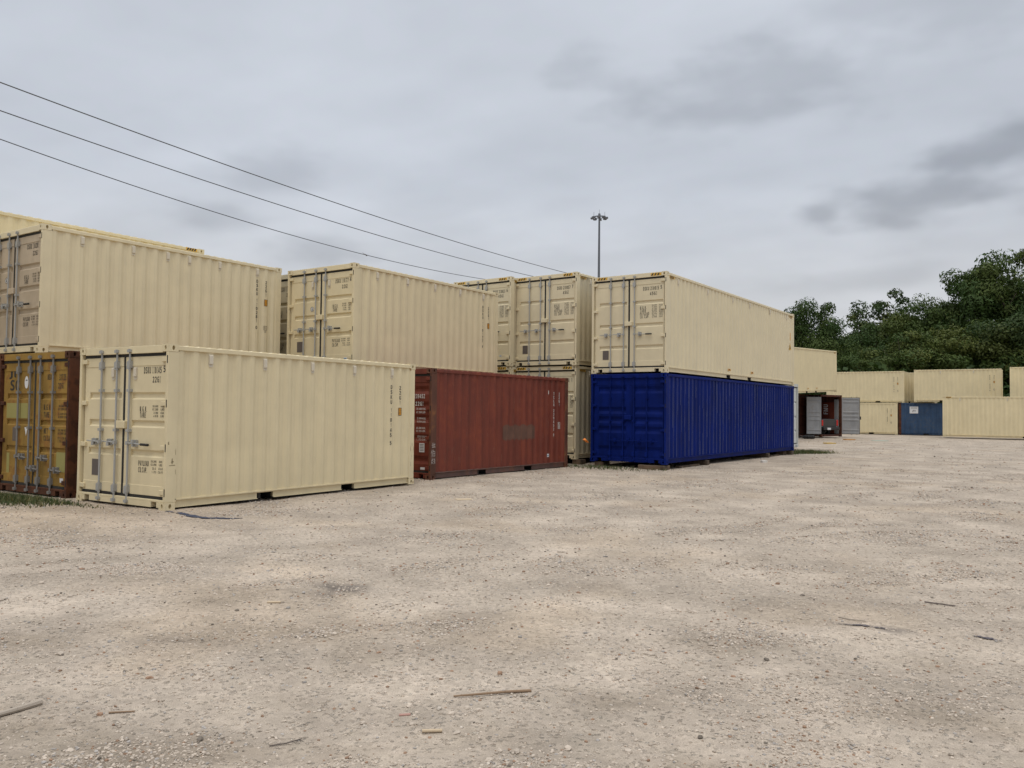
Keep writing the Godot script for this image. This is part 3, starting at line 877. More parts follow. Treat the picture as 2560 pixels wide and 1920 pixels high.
func gravel() -> void:
	var sets := [[], [], [], []]
	var cols := [[], [], [], []]
	var r := RandomNumberGenerator.new(); r.seed = 77
	var keep := func(x, z, size, sink):
		var k := r.randi() % 4
		var b := Basis(Vector3.UP, r.randf() * TAU) * Basis(Vector3.RIGHT, r.randf_range(-0.5, 0.5))
		b = b.scaled(Vector3.ONE * size)
		sets[k].append(Transform3D(b, Vector3(x, ground_y(x, z) + size * sink, z)))
		var t := r.randf()
		var l := r.randf_range(0.66, 0.98)
		var c := Vector3(0.54, 0.462, 0.38) * l
		if t < 0.03: c = Vector3(0.20, 0.17, 0.14) * l
		elif t < 0.10: c = Vector3(0.34, 0.22, 0.15) * l
		elif t < 0.20: c = Vector3(0.40, 0.37, 0.34) * l
		elif t < 0.24: c = Vector3(0.56, 0.495, 0.42) * l
		cols[k].append(Color(c.x, c.y, c.z))
	# z band, count, size range, how much it follows the stony patches
	for band in [[-2.6, -5.2, 62000, 0.0035, 0.013], [-5.0, -8.5, 90000, 0.0045, 0.015], [-8.2, -14.0, 90000, 0.007, 0.020], [-13.5, -24.0, 60000, 0.010, 0.027], [-23.0, -60.0, 30000, 0.015, 0.045]]:
		for i in band[2]:
			var z: float = lerpf(band[0], band[1], r.randf())
			var wide := 0.72 * -z + 0.6
			var x := r.randf_range(-wide, wide)
			var s := stony(x, z)
			if r.randf() > 0.12 + 0.88 * s * s: continue
			if under_container(x, z): continue
			var q := r.randf()
			keep.call(x, z, lerpf(band[3], band[4], q * q), r.randf_range(-0.15, 0.28))
	# single larger stones
	for i in 500:
		var z := -2.8 - 20.0 * r.randf() * r.randf()
		var x := r.randf_range(-0.72 * -z - 0.6, 0.72 * -z + 0.6)
		if under_container(x, z): continue
		keep.call(x, z, r.randf_range(0.010, 0.022) * (1.0 + -z * 0.03), r.randf_range(-0.1, 0.3))
	var m := StandardMaterial3D.new(); m.vertex_color_use_as_albedo = true; m.roughness = 0.92; m.metallic_specular = 0.25
	for k in 4:
		var mm := MultiMesh.new()
		mm.transform_format = MultiMesh.TRANSFORM_3D; mm.use_colors = true
		mm.mesh = pebble(k)
		mm.instance_count = sets[k].size()
		for i in sets[k].size():
			mm.set_instance_transform(i, sets[k][i]); mm.set_instance_color(i, cols[k][i])
		var o := MultiMeshInstance3D.new(); o.name = "gravel"; o.multimesh = mm; o.material_override = m
		add_child(o, true)
		tag(o, "loose limestone gravel scattered over the tan lot", "gravel", "loose gravel on the lot", "stuff")

var footprints: Array = []
func under_container(x: float, z: float) -> bool:
	for f in footprints:
		var p: Vector3 = f[0] * Vector3(x, 0, z)
		if p.x > 0.0 and p.x < f[1] and p.z < 0.0 and p.z > -WID: return true
	return false

# ---------------------------------------------------------------- containers
func yard() -> void:
	var B20 := "beige 20-foot shipping containers"
	var B40 := "beige 40-foot high shipping containers"
	var vents := [0.79, 1.915, 3.04, 4.165, 5.295]
	# front beige one
	var a := container("shipping_container", {"mat": mats.beige, "xf": pose(-5.34, -12.76, 32.3, 0.0), "group": B20, "door_vents": true,
		"label": "nearest beige container, standing on the gravel beside the mustard one", "vents": vents, "code": ["DSKU 110145 5", "22G1"], "door_text": door_text_20("DSKU 110145", "5")})
	wear(a)
	# mustard one
	var y := container("shipping_container", {"mat": mats.mustard, "post_mat": mats.rusty, "frame_mat": mats.mustard, "rail_mat": mats.rusty, "sill_mat": mats.rusty, "hinge_mat": mats.rusty, "xf": pose(-7.74, -14.37, 32.6, -0.02),
		"label": "rusty mustard-yellow container at the left edge with grey lock rods", "rods": [1.73, 1.32, 0.974, 0.548], "handle_y": 0.48, "handle_dy": 0.2, "no_grip": true, "flip_handles": true, "lock_box": false, "plate": false,
		"rod_mat": mats.zinc_old, "gasket_mat": mats.old_rubber, "grooves": [1.79, 1.31, 0.82], "code": ["MEDU 327135 4", "22G1"], "height_label": false,
		"door_text": [["MEDU", 0.81, 2.09, 0.18, 0.1], ["327135", 0.42, 2.075, 0.23, 0.11], ["4", 0.15, 2.08, 0.05, 0.1], ["22G1", 0.451, 1.93, 0.2, 0.1], ["M.G.W.", 0.908, 1.545, 0.26, 0.1], ["TARE", 0.9, 1.41, 0.2, 0.1], ["NET", 0.885, 1.12, 0.15, 0.095], ["CU.CAP.", 0.885, 0.99, 0.28, 0.095],
			["30,480 KG", 0.42, 1.6, 0.27, 0.04], ["67,200 LB", 0.42, 1.545, 0.27, 0.04], ["2,220 KG", 0.42, 1.46, 0.27, 0.04], ["4,890 LB", 0.42, 1.405, 0.27, 0.04], ["28,260 KG", 0.42, 1.17, 0.27, 0.04], ["62,300 LB", 0.42, 1.115, 0.27, 0.04], ["33.2 CU.M", 0.42, 1.03, 0.27, 0.04], ["1,172 CU.FT", 0.42, 0.975, 0.27, 0.04]]})
	mustard_details(y)
	# upper left pair
	var b := container("shipping_container", {"mat": mats.beige2, "xf": pose(-9.42, -16.34, 33.9, 2.66), "group": B20, "label": "upper beige container at the left edge, above the mustard one",
		"vents": [0.817, 1.948, 2.785, 3.341, 4.174, 5.286], "code": ["DSKU 110281 0", "22G1"], "code_y": [2.19, 2.19], "label_y": 1.55, "box_mark": true, "door_mat": mats.taupe, "frame_mat": mats.beige2,
		"door_text": door_text_20("DSKU 110281", "")})
	emblem(b, 1.53, 1.56)
	container("shipping_container", {"mat": mats.beige3, "l": L40, "h": HIC, "xf": pose(-15.23, -12.18, 33.9, 3.0), "group": B40, "stripes": true, "rail_stripes": true, "fancy": false,
		"label": "tall beige container at upper left, mostly hidden, only its striped roof corner showing"})
	container("shipping_container", {"mat": mats.beige_dull, "xf": pose(-9.42, -16.34, 33.9, 0.03), "fancy": false, "label": "container hidden beneath the upper one at the left edge"})
	container("shipping_container", {"mat": mats.beige_dull, "l": L40, "h": HIC, "xf": pose(-15.23, -12.18, 33.9, 0.1), "fancy": false, "label": "long container hidden beneath the tall one at upper left"})
	# upper middle
	var d := container("shipping_container", {"mat": mats.beige, "xf": pose(-3.89, -20.01, 34.7, 2.6), "group": B20, "label": "upper beige container in the middle, above and behind the red one", "door_vents": true,
		"vents": [0.825, 1.958, 3.081, 4.19, 5.302], "code": ["DSKU 110177 4", "22G1"], "label_y": 1.45, "door_text": door_text_20("DSKU 110177", "4")})
	emblem(d, 1.536, 1.536)
	sticker(d, 0.36, 0.215, 0.12, 0.06, true)
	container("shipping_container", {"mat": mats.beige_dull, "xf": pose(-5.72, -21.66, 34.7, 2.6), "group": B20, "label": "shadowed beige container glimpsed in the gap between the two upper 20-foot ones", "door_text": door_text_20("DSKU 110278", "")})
	container("shipping_container", {"mat": mats.beige_dull, "xf": pose(-3.89, -20.01, 34.7, 0.0), "fancy": false, "label": "container hidden behind the red one, beneath the upper middle one"})
	container("shipping_container", {"mat": mats.beige_dull, "xf": pose(-5.72, -21.66, 34.7, 0.0), "fancy": false, "label": "container hidden beneath the shadowed one"})
	# red one
	var r := container("shipping_container", {"mat": mats.red, "post_mat": mats.red_post, "frame_mat": mats.red, "rail_mat": mats.red_rail, "xf": pose(-1.86, -19.04, 35.4, -0.015),
		"label": "weathered dark red container on the gravel with a faded grey patch", "grooves": [2.08, 1.72, 1.41, 0.95, 0.45], "groove_h": 0.2, "rods": [1.80, 1.42, 1.02, 0.62], "handle_y": 0.9, "no_grip": true, "lock_box": false, "plate": false,
		"code": ["TCLU 239452 9", "22G1"], "code_u": [5.26, 5.54], "code_y": [2.16, 2.155], "height_label": false, "ink": mats.white_ink, "gasket_mat": mats.old_rubber, "rod_mat": mats.red,
		"door_text": [["TCLU 239452", 0.86, 1.89, 0.62, 0.1], ["9", 0.115, 1.88, 0.075, 0.115], ["22G1", 0.55, 1.715, 0.27, 0.095], ["30,480 KGS.", 0.51, 1.62, 0.3, 0.045], ["67,200 LBS.", 0.51, 1.54, 0.3, 0.045], ["2,200 KGS.", 0.49, 1.395, 0.29, 0.045], ["4,850 LBS.", 0.49, 1.32, 0.29, 0.045],
			["28,280 KGS.", 0.51, 1.17, 0.3, 0.045], ["62,350 LBS.", 0.51, 1.1, 0.3, 0.045], ["33.2 CU.M", 0.47, 0.97, 0.29, 0.045], ["1,172 CU.FT", 0.49, 0.9, 0.31, 0.045]]})
	red_details(r)
	# the pair of tall stacks
	var t40 := [0.82, 3.066, 5.283, 6.944, 9.165, 11.3]
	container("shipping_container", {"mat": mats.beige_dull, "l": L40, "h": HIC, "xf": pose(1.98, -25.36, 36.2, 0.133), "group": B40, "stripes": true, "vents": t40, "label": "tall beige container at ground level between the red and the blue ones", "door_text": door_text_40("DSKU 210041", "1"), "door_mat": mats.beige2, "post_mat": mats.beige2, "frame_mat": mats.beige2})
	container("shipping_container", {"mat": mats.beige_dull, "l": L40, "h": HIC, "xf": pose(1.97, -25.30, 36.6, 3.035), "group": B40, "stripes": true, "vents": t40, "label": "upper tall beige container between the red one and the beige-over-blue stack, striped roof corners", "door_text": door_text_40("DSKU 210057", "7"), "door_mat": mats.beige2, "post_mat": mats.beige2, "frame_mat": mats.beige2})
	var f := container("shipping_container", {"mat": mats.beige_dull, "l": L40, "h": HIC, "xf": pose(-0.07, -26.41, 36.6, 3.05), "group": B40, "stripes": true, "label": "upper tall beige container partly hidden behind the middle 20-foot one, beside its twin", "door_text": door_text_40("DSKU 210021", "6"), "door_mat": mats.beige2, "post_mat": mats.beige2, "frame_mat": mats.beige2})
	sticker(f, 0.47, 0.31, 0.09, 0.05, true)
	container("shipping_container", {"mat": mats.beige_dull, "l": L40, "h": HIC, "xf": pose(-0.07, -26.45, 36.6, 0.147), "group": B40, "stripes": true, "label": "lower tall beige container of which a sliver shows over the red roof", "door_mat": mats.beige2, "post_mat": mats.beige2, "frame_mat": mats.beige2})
	# beige over blue
	var j := container("shipping_container", {"mat": mats.beige2, "l": L40, "h": HIC, "xf": pose(4.37, -23.30, 35.3, 2.745), "group": B40, "stripes": true, "pocket_labels": true, "pockets": [4.964, 7.002], "vents": t40, "label": "long tall beige container stacked on top of the bright blue one", "door_text": door_text_40("DSKU 210015", "5")})
	j_signs(j)
	var k := container("shipping_container", {"mat": mats.blue, "l": L40, "h": STD, "xf": pose(4.35, -23.19, 35.2, 0.135), "label": "long repainted bright blue container raised on wooden blocks", "rods": [1.79, 1.37, 1.02, 0.61], "handle_y": 0.65, "rod_mat": mats.blue, "no_grip": true, "flip_handles": true,
		"gasket_mat": mats.blue, "lock_box": true, "plate": false, "grooves": [2.12, 1.52, 1.24, 0.96, 0.38], "groove_h": 0.21, "pockets": []})
	blue_wear(k)
	# white one past the blue one
	container("shipping_container", {"mat": mats.white, "l": L20, "h": HIC, "xf": Transform3D(Basis(Vector3.UP, deg_to_rad(144.5)), Vector3(13.2, 0.08, -37.9)), "fancy": false, "label": "white container of which a narrow strip shows past the blue one"})
	# tilted long one over the open container
	var X := Vector3(0.588, 0.0386, -0.809).normalized(); var Z := Vector3(0.809, 0, 0.588).normalized(); Z = (Z - X * Z.dot(X)).normalized(); var Y := Z.cross(X)
	container("shipping_container", {"mat": mats.beige3, "l": L40, "h": HIC, "xf": Transform3D(Basis(X, Y, Z), Vector3(16.0, 2.75, -48.7)), "group": B40, "fancy": false, "stripes": true, "pocket_labels": true, "label": "long beige container lying tilted on top of the dark open one"})
	container("shipping_container", {"mat": mats.maroon, "xf": pose(13.5, -45.2, 36.0, 0.0), "fancy": false, "label": "container hidden behind the white one"})
	container("shipping_container", {"mat": mats.maroon, "post_mat": mats.rusty, "h": HIC, "xf": Transform3D(Basis(Vector3.UP, deg_to_rad(125.0)), Vector3(20.72, 0.08, -57.05)), "fancy": false, "label": "brown container close beside the open-doored one, in shadow"})
	var n := container("shipping_container", {"mat": mats.maroon, "post_mat": mats.rusty, "h": HIC, "xf": Transform3D(Basis(Vector3.UP, deg_to_rad(125.0)), Vector3(23.2, 0.06, -57.8)), "open": true, "label": "dark rusty container with both grey doors swung open"})
	open_doors(n)
	# far row
	var far := -33.0
	var fx := func(x, z, y): return Transform3D(Basis(Vector3.UP, deg_to_rad(far)), Vector3(x, y, z))
	container("shipping_container", {"mat": mats.beige3, "xf": fx.call(26.87, -70.25, 2.62), "group": B20, "fancy": false, "code": ["DSKU 110219 4", "22G1"], "box_mark": true, "label": "beige container on the far upper tier behind the grey open door"})
	container("shipping_container", {"mat": mats.beige3, "xf": fx.call(26.37, -70.36, 0.02), "group": B20, "fancy": false, "code": ["DSKU 110265 1", "22G1"], "box_mark": true, "label": "beige container on the far ground tier between the grey door and the old blue one"})
	var ob := container("shipping_container", {"mat": mats.blue_old, "post_mat": mats.rusty, "rear_mat": mats.blue_old, "xf": fx.call(31.53, -67.05, 0.02), "fancy": false, "frame_mat": mats.blue_old, "label": "faded dark blue container in the far row with a white poster"})
	poster(ob)
	container("shipping_container", {"mat": mats.beige3, "xf": fx.call(32.38, -66.2, 2.68), "group": B20, "fancy": false, "vents": [1.9, 4.2], "code": ["DSKU 110233 8", "22G1"], "box_mark": true, "label": "beige container on the far upper tier above the old blue one"})
	container("shipping_container", {"mat": mats.beige3, "l": L40, "h": HIC, "xf": fx.call(30.95, -59.1, 0.09), "group": B40, "fancy": false, "stripes": true, "rail_stripes": true, "vents": [1.1, 4.0, 7.0], "label": "long beige container on the ground at the right edge"})
	container("shipping_container", {"mat": mats.beige3, "xf": fx.call(36.95, -61.0, 2.68), "group": B20, "fancy": false, "vents": [1.0, 3.0], "label": "beige container on the far upper tier cut by the right edge"})
	container("shipping_container", {"mat": mats.beige3, "xf": fx.call(30.0, -71.6, 2.62), "group": B20, "fancy": false, "label": "beige container glimpsed in the slit between two upper-tier ones"})
	for q in [[30.0, -71.6, "container hidden beneath the one in the slit"], [38.2, -63.6, "container hidden beneath the far one at the right edge"]]:
		container("shipping_container", {"mat": mats.beige_dull, "xf": fx.call(q[0], q[1] - 0.6, 0.02), "fancy": false, "label": q[2]})

func sticker(t: Node3D, v: float, y: float, w: float, h: float, on_door: bool) -> void:
	var q := Q.new(); q.quad(Vector3(0, 0, 0), Vector3(w, 0, 0), Vector3(w, h, 0), Vector3(0, h, 0))
	var p := part(t, "sticker", q.mesh(), mats.sticker)
	p.transform = front_at(v, y, DX - 0.012) if on_door else side_at(v, y, -PZ + 0.004)
	var b := Q.new(); b.quad(Vector3(w * 0.1, h * 0.3, 0.002), Vector3(w * 0.75, h * 0.3, 0.002), Vector3(w * 0.9, h * 0.65, 0.002), Vector3(w * 0.1, h * 0.6, 0.002))
	part(p, "print", b.mesh(), mats.blue_ink)

func emblem(t: Node3D, v: float, y: float) -> void:
	var q := Q.new(); q.disc(Vector3.ZERO, Vector3(0.062, 0, 0), Vector3(0, 0.062, 0), 24)
	var p := part(t, "round_emblem", q.mesh(), mats.sticker); p.transform = front_at(v, y, DX - 0.003)
	var b := Q.new()
	b.disc(Vector3(0, 0, 0.002), Vector3(0.062, 0, 0), Vector3(0, 0.062, 0), 24, 0.84)
	b.quad(Vector3(-0.02, -0.035, 0.002), Vector3(0.02, -0.035, 0.002), Vector3(0.006, 0.04, 0.002), Vector3(-0.006, 0.04, 0.002))
	part(p, "print", b.mesh(), mats.black)

func wear(t: Node3D) -> void:      # scuffs on the near corner post of the front container
	var q := Q.new()
	var r := RandomNumberGenerator.new(); r.seed = 3
	for e in [[0.05, 0.69, 0.12, 0.012], [0.09, 0.74, 0.05, 0.02], [0.03, 1.02, 0.02, 0.05], [0.165, 0.86, 0.006, 0.10], [0.17, 0.55, 0.006, 0.09], [0.1, 0.72, 0.02, 0.09]]:
		q.quad(Vector3(e[0], e[1], -0.0015), Vector3(e[0] + e[2], e[1] + r.randf_range(-0.01, 0.01), -0.0015), Vector3(e[0] + e[2] * 0.9, e[1] + e[3], -0.0015), Vector3(e[0] + e[2] * 0.1, e[1] + e[3] * 0.8, -0.0015))
	for i in 14:
		var u := r.randf_range(L20 - 0.13, L20 - 0.03); var y := r.randf_range(0.2, 1.3); var hh := r.randf_range(0.02, 0.09)
		q.quad(Vector3(u, y, -0.0015), Vector3(u + 0.006, y, -0.0015), Vector3(u + 0.004, y + hh, -0.0015), Vector3(u, y + hh, -0.0015))
	part(t, "scuff", q.mesh(), flat_mat(lin(0.26, 0.21, 0.12), 0.8)).set_meta("kind", "stuff")
	q = Q.new()
	for e in [[L20 - 0.175, STD - 0.14, 0.03, 0.04], [L20 - 0.2, STD - 0.115, 0.05, 0.02], [L20 - 0.05, 0.03, 0.04, 0.02]]:
		q.quad(Vector3(e[0], e[1], 0.0015), Vector3(e[0] + e[2], e[1], 0.0015), Vector3(e[0] + e[2], e[1] + e[3], 0.0015), Vector3(e[0], e[1] + e[3], 0.0015))
	part(t, "rust_mark", q.mesh(), flat_mat(lin(0.3, 0.16, 0.06), 0.8)).set_meta("kind", "stuff")

func mustard_details(t: Node3D) -> void:
	# painted-over pale patches, round sticker, triangle, plates and the shipping line's mark
	var pale := flat_mat(lin(0.30, 0.27, 0.09), 0.6)
	for e in [[2.21, 1.385, 0.5, 0.28], [1.7, 1.385, 0.25, 0.28], [0.44, 0.45, 0.31, 0.35], [2.16, 0.25, 0.1, 0.48]]:
		var q := Q.new(); q.quad(Vector3.ZERO, Vector3(e[2], 0, 0), Vector3(e[2], e[3], 0), Vector3(0, e[3], 0))
		var p := part(t, "pale_patch", q.mesh(), pale); p.transform = front_at(e[0], e[1], DX - 0.003)
	var c := Q.new(); c.disc(Vector3.ZERO, Vector3(0.066, 0, 0), Vector3(0, 0.115, 0), 24)
	var rs := part(t, "round_sticker", c.mesh(), mats.sticker); rs.transform = front_at(1.52, 2.05, DX - 0.004)
	c = Q.new(); c.quad(Vector3(-0.03, 0.03, 0.002), Vector3(0.02, 0.03, 0.002), Vector3(0.04, 0.045, 0.002), Vector3(-0.02, 0.05, 0.002)); part(rs, "print", c.mesh(), mats.black)
	c = Q.new(); c.tri(Vector3(-0.055, 0.08, 0), Vector3(0, -0.08, 0), Vector3(0.055, 0.08, 0))
	var tr := part(t, "triangle_sticker", c.mesh(), mats.sticker); tr.transform = front_at(1.49, 1.14, DX - 0.004)
	c = Q.new(); c.quad(Vector3.ZERO, Vector3(0.17, 0, 0), Vector3(0.17, 0.25, 0), Vector3(0, 0.25, 0))
	var dp := part(t, "data_plate", c.mesh(), mats.plate); dp.transform = front_at(1.97, 0.96, DX - 0.004)
	c = Q.new(); c.quad(Vector3.ZERO, Vector3(0.11, 0, 0), Vector3(0.11, 0.075, 0), Vector3(0, 0.075, 0))
	var st := part(t, "sticker", c.mesh(), mats.sticker); st.transform = front_at(0.29, 0.27, DX - 0.014)
	c = Q.new()
	put_text(c, "S", Transform3D(Basis(), Vector3(0.02, 0.0, 0)), 0.15, 0.2, true)
	put_text(c, "C", Transform3D(Basis(), Vector3(0.2, 0.0, 0)), 0.16, 0.2, true)
	# the wavy m above
	for i in 3:
		var x := 0.02 + i * 0.125
		c.quad(Vector3(x, 0.26, 0), Vector3(x + 0.07, 0.24, 0), Vector3(x + 0.075, 0.44, 0), Vector3(x, 0.46, 0))
		if i < 2: c.quad(Vector3(x + 0.05, 0.40, 0), Vector3(x + 0.13, 0.41, 0), Vector3(x + 0.13, 0.47, 0), Vector3(x + 0.05, 0.47, 0))
	c.quad(Vector3(-0.03, 0.215, 0), Vector3(0.06, 0.225, 0), Vector3(0.07, 0.265, 0), Vector3(-0.02, 0.245, 0))
	var lg := part(t, "company_mark", c.mesh(), mats.black); lg.transform = front_at(2.12, 1.9, DX - 0.003)

func red_details(t: Node3D) -> void:
	# grey overpainted patch that follows the corrugation
	var q := Q.new()
	var c := corrugation(L20)
	for i in c.size() - 1:
		var x0: float = maxf(c[i][0], 2.88); var x1: float = minf(c[i + 1][0], 4.36)
		if x1 <= x0: continue
		var a := Vector3(x0, 0.86, -PZ + 0.003 - side_depth(L20, x0)); var b := Vector3(x1, 0.86, -PZ + 0.003 - side_depth(L20, x1))
		a.y += 0.03 * sin(x0 * 31.0); b.y += 0.03 * sin(x1 * 31.0)
		q.quad(a, b, Vector3(b.x, 1.24 + 0.025 * sin(x1 * 17.0), b.z), Vector3(a.x, 1.24 + 0.025 * sin(x0 * 17.0), a.z))
	part(t, "overpainted_patch", q.mesh(), paint(61, Color(0.375, 0.265, 0.215), 0.25, 0.3, 0.0, Color.BLACK, 0.7))
	sticker(t, flat_near(L20, 5.0) - 0.05, 0.34, 0.1, 0.085, false)
	# framed class mark, dash
	q = Q.new()
	for e in [[-0.055, 0.0, 0.055, 0.012], [-0.055, 0.178, 0.055, 0.19], [-0.055, 0.012, -0.043, 0.178], [0.043, 0.012, 0.055, 0.178], [-0.03, 0.03, 0.03, 0.045], [-0.03, 0.06, -0.01, 0.085], [0.01, 0.06, 0.03, 0.085], [-0.03, 0.1, 0.03, 0.115], [-0.03, 0.13, 0.0, 0.16]]:
		q.box(e[0], e[1], -0.002, e[2], e[3], 0.0)
	part(t, "class_mark", q.mesh(), mats.white_ink, Vector3(flat_near(L20, 5.54), 1.12, -PZ + 0.005))
	q = Q.new(); q.box(-0.015, 0, -0.002, 0.015, 0.1, 0.0); part(t, "dash_mark", q.mesh(), mats.white_ink, Vector3(flat_near(L20, 5.0), 2.1, -PZ + 0.005))
	q = Q.new(); q.quad(Vector3.ZERO, Vector3(0.16, 0, 0), Vector3(0.16, 0.21, 0), Vector3(0, 0.21, 0))
	var pl := part(t, "data_plate", q.mesh(), mats.sticker); pl.transform = front_at(0.4, 0.63, DX - 0.004)
	q = Q.new()
	for i in 5: q.quad(Vector3(0.02, 0.03 + i * 0.036, 0.002), Vector3(0.14, 0.03 + i * 0.036, 0.002), Vector3(0.14, 0.045 + i * 0.036, 0.002), Vector3(0.02, 0.045 + i * 0.036, 0.002))
	part(pl, "print", q.mesh(), mats.plate)
	q = Q.new(); q.quad(Vector3.ZERO, Vector3(0.14, 0, 0), Vector3(0.14, 0.055, 0), Vector3(0, 0.055, 0))
	var sp := part(t, "sticker", q.mesh(), mats.sticker); sp.transform = front_at(0.35, 0.225, DX - 0.014)
	# hand-chalked characters down the near post
	q = Q.new()
	var strokes := [[0.03, 0.80, 0.15, 0.82], [0.05, 0.86, 0.06, 0.74], [0.10, 0.86, 0.09, 0.75], [0.14, 0.84, 0.12, 0.76], [0.04, 0.75, 0.16, 0.76],
		[0.05, 0.70, 0.01, 0.62], [0.04, 0.67, 0.04, 0.52], [0.09, 0.70, 0.08, 0.64], [0.07, 0.65, 0.14, 0.66], [0.14, 0.66, 0.14, 0.54], [0.07, 0.65, 0.07, 0.55], [0.07, 0.60, 0.14, 0.61], [0.07, 0.55, 0.14, 0.55],
		[0.06, 0.50, 0.03, 0.45], [0.03, 0.45, 0.07, 0.44], [0.07, 0.48, 0.02, 0.40], [0.02, 0.40, 0.07, 0.41], [0.02, 0.37, 0.07, 0.39], [0.09, 0.46, 0.15, 0.48], [0.09, 0.42, 0.16, 0.44], [0.11, 0.50, 0.15, 0.37], [0.15, 0.41, 0.10, 0.37]]
	for s in strokes:
		var p0 := Vector3(s[0] + 0.01, s[1], -0.002); var p1 := Vector3(s[2] + 0.01, s[3], -0.002)
		var w := (p1 - p0).normalized().cross(Vector3(0, 0, 1)) * 0.005
		q.quad(p0 + w, p1 + w, p1 - w, p0 - w)
	part(t, "chalk_writing", q.mesh(), flat_mat(lin(0.45, 0.40, 0.37), 0.8))
	# pale scratches on the panel
	q = Q.new()
	var r := RandomNumberGenerator.new(); r.seed = 9
	for i in 90:
		var u := flat_near(L20, r.randf_range(0.3, 5.8)) + r.randf_range(-0.034, 0.034); var y := r.randf_range(0.25, 2.2); var hh := r.randf_range(0.03, 0.3) * r.randf()
		q.quad(Vector3(u, y, -PZ + 0.003), Vector3(u + 0.005, y, -PZ + 0.003), Vector3(u + 0.004, y + hh, -PZ + 0.003), Vector3(u + 0.001, y + hh, -PZ + 0.003))
	part(t, "scratch", q.mesh(), flat_mat(lin(0.30, 0.17, 0.11), 0.8)).set_meta("kind", "stuff")

func blue_wear(t: Node3D) -> void:      # paint worn pale along the pressed edges of the side
	var q := Q.new()
	var r := RandomNumberGenerator.new(); r.seed = 12
	var c := corrugation(L40)
	for i in range(1, c.size() - 1):
		if c[i][1] > 0.0: continue
		var x: float = c[i][0]
		var y := 0.2
		var run := r.randf()
		while y < STD - 0.15:
			var hh := r.randf_range(0.3, 1.5)
			if r.randf() < 0.45 + 0.45 * run:
				var w := r.randf_range(0.003, 0.008)
				q.quad(Vector3(x - w, y, -PZ + 0.0025), Vector3(x + w, y, -PZ + 0.0025), Vector3(x + w * 0.8, minf(y + hh, STD - 0.1), -PZ + 0.0025), Vector3(x - w * 0.6, minf(y + hh, STD - 0.1), -PZ + 0.0025))
			y += hh
	for i in 60:
		var u := flat_near(L40, r.randf_range(0.4, 11.8)) + r.randf_range(-0.03, 0.03); var y := r.randf_range(0.4, 2.3)
		var hh := r.randf_range(0.02, 0.12)
		q.quad(Vector3(u, y, -PZ + 0.003), Vector3(u + 0.006, y, -PZ + 0.003), Vector3(u + 0.004, y + hh, -PZ + 0.003), Vector3(u, y + hh, -PZ + 0.003))
	part(t, "paint_wear", q.mesh(), mats.pale_blue).set_meta("kind", "stuff")

func j_signs(t: Node3D) -> void:
	var u := flat_near(L40, 11.68)
	var q := Q.new(); q.box(-0.035, 0, -0.004, 0.035, 0.3, -0.001)
	part(t, "height_label", q.mesh(), mats.amber, Vector3(u, 1.8, -PZ + 0.006))
	q = Q.new(); q.tri(Vector3(-0.12, 0, 0.004), Vector3(0.12, 0, 0.004), Vector3(-0.03, 0.3, 0.004))
	var w := part(t, "warning_triangle", q.mesh(), mats.yellow, Vector3(u, 1.42, -PZ))
	q = Q.new(); q.tri(Vector3(-0.06, 0.04, 0.006), Vector3(0.05, 0.04, 0.006), Vector3(-0.02, 0.18, 0.006))
	part(w, "print", q.mesh(), mats.black)

func poster(t: Node3D) -> void:
	var q := Q.new(); q.box(0, 0, 0, 0.62, 0.55, 0.006)
	var p := part(t, "poster", q.mesh(), mats.sticker, Vector3(0.82, 1.74, 0.0))
	q = Q.new()
	for i in 3: q.quad(Vector3(0.08, 0.48 - i * 0.05, 0.008), Vector3(0.54, 0.48 - i * 0.05, 0.008), Vector3(0.54, 0.50 - i * 0.05, 0.008), Vector3(0.08, 0.50 - i * 0.05, 0.008))
	part(p, "small_print", q.mesh(), mats.zinc_old)
	q = Q.new()
	put_text(q, "F", Transform3D(Basis(Vector3(1, 0, 0), Vector3(0.25, 1, 0), Vector3(0, 0, 1)), Vector3(0.2, 0.1, 0.009)), 0.1, 0.17, true)
	put_text(q, "v", Transform3D(Basis(), Vector3(0.34, 0.15, 0.009)), 0.1, 0.11, true)
	part(p, "print", q.mesh(), mats.black)

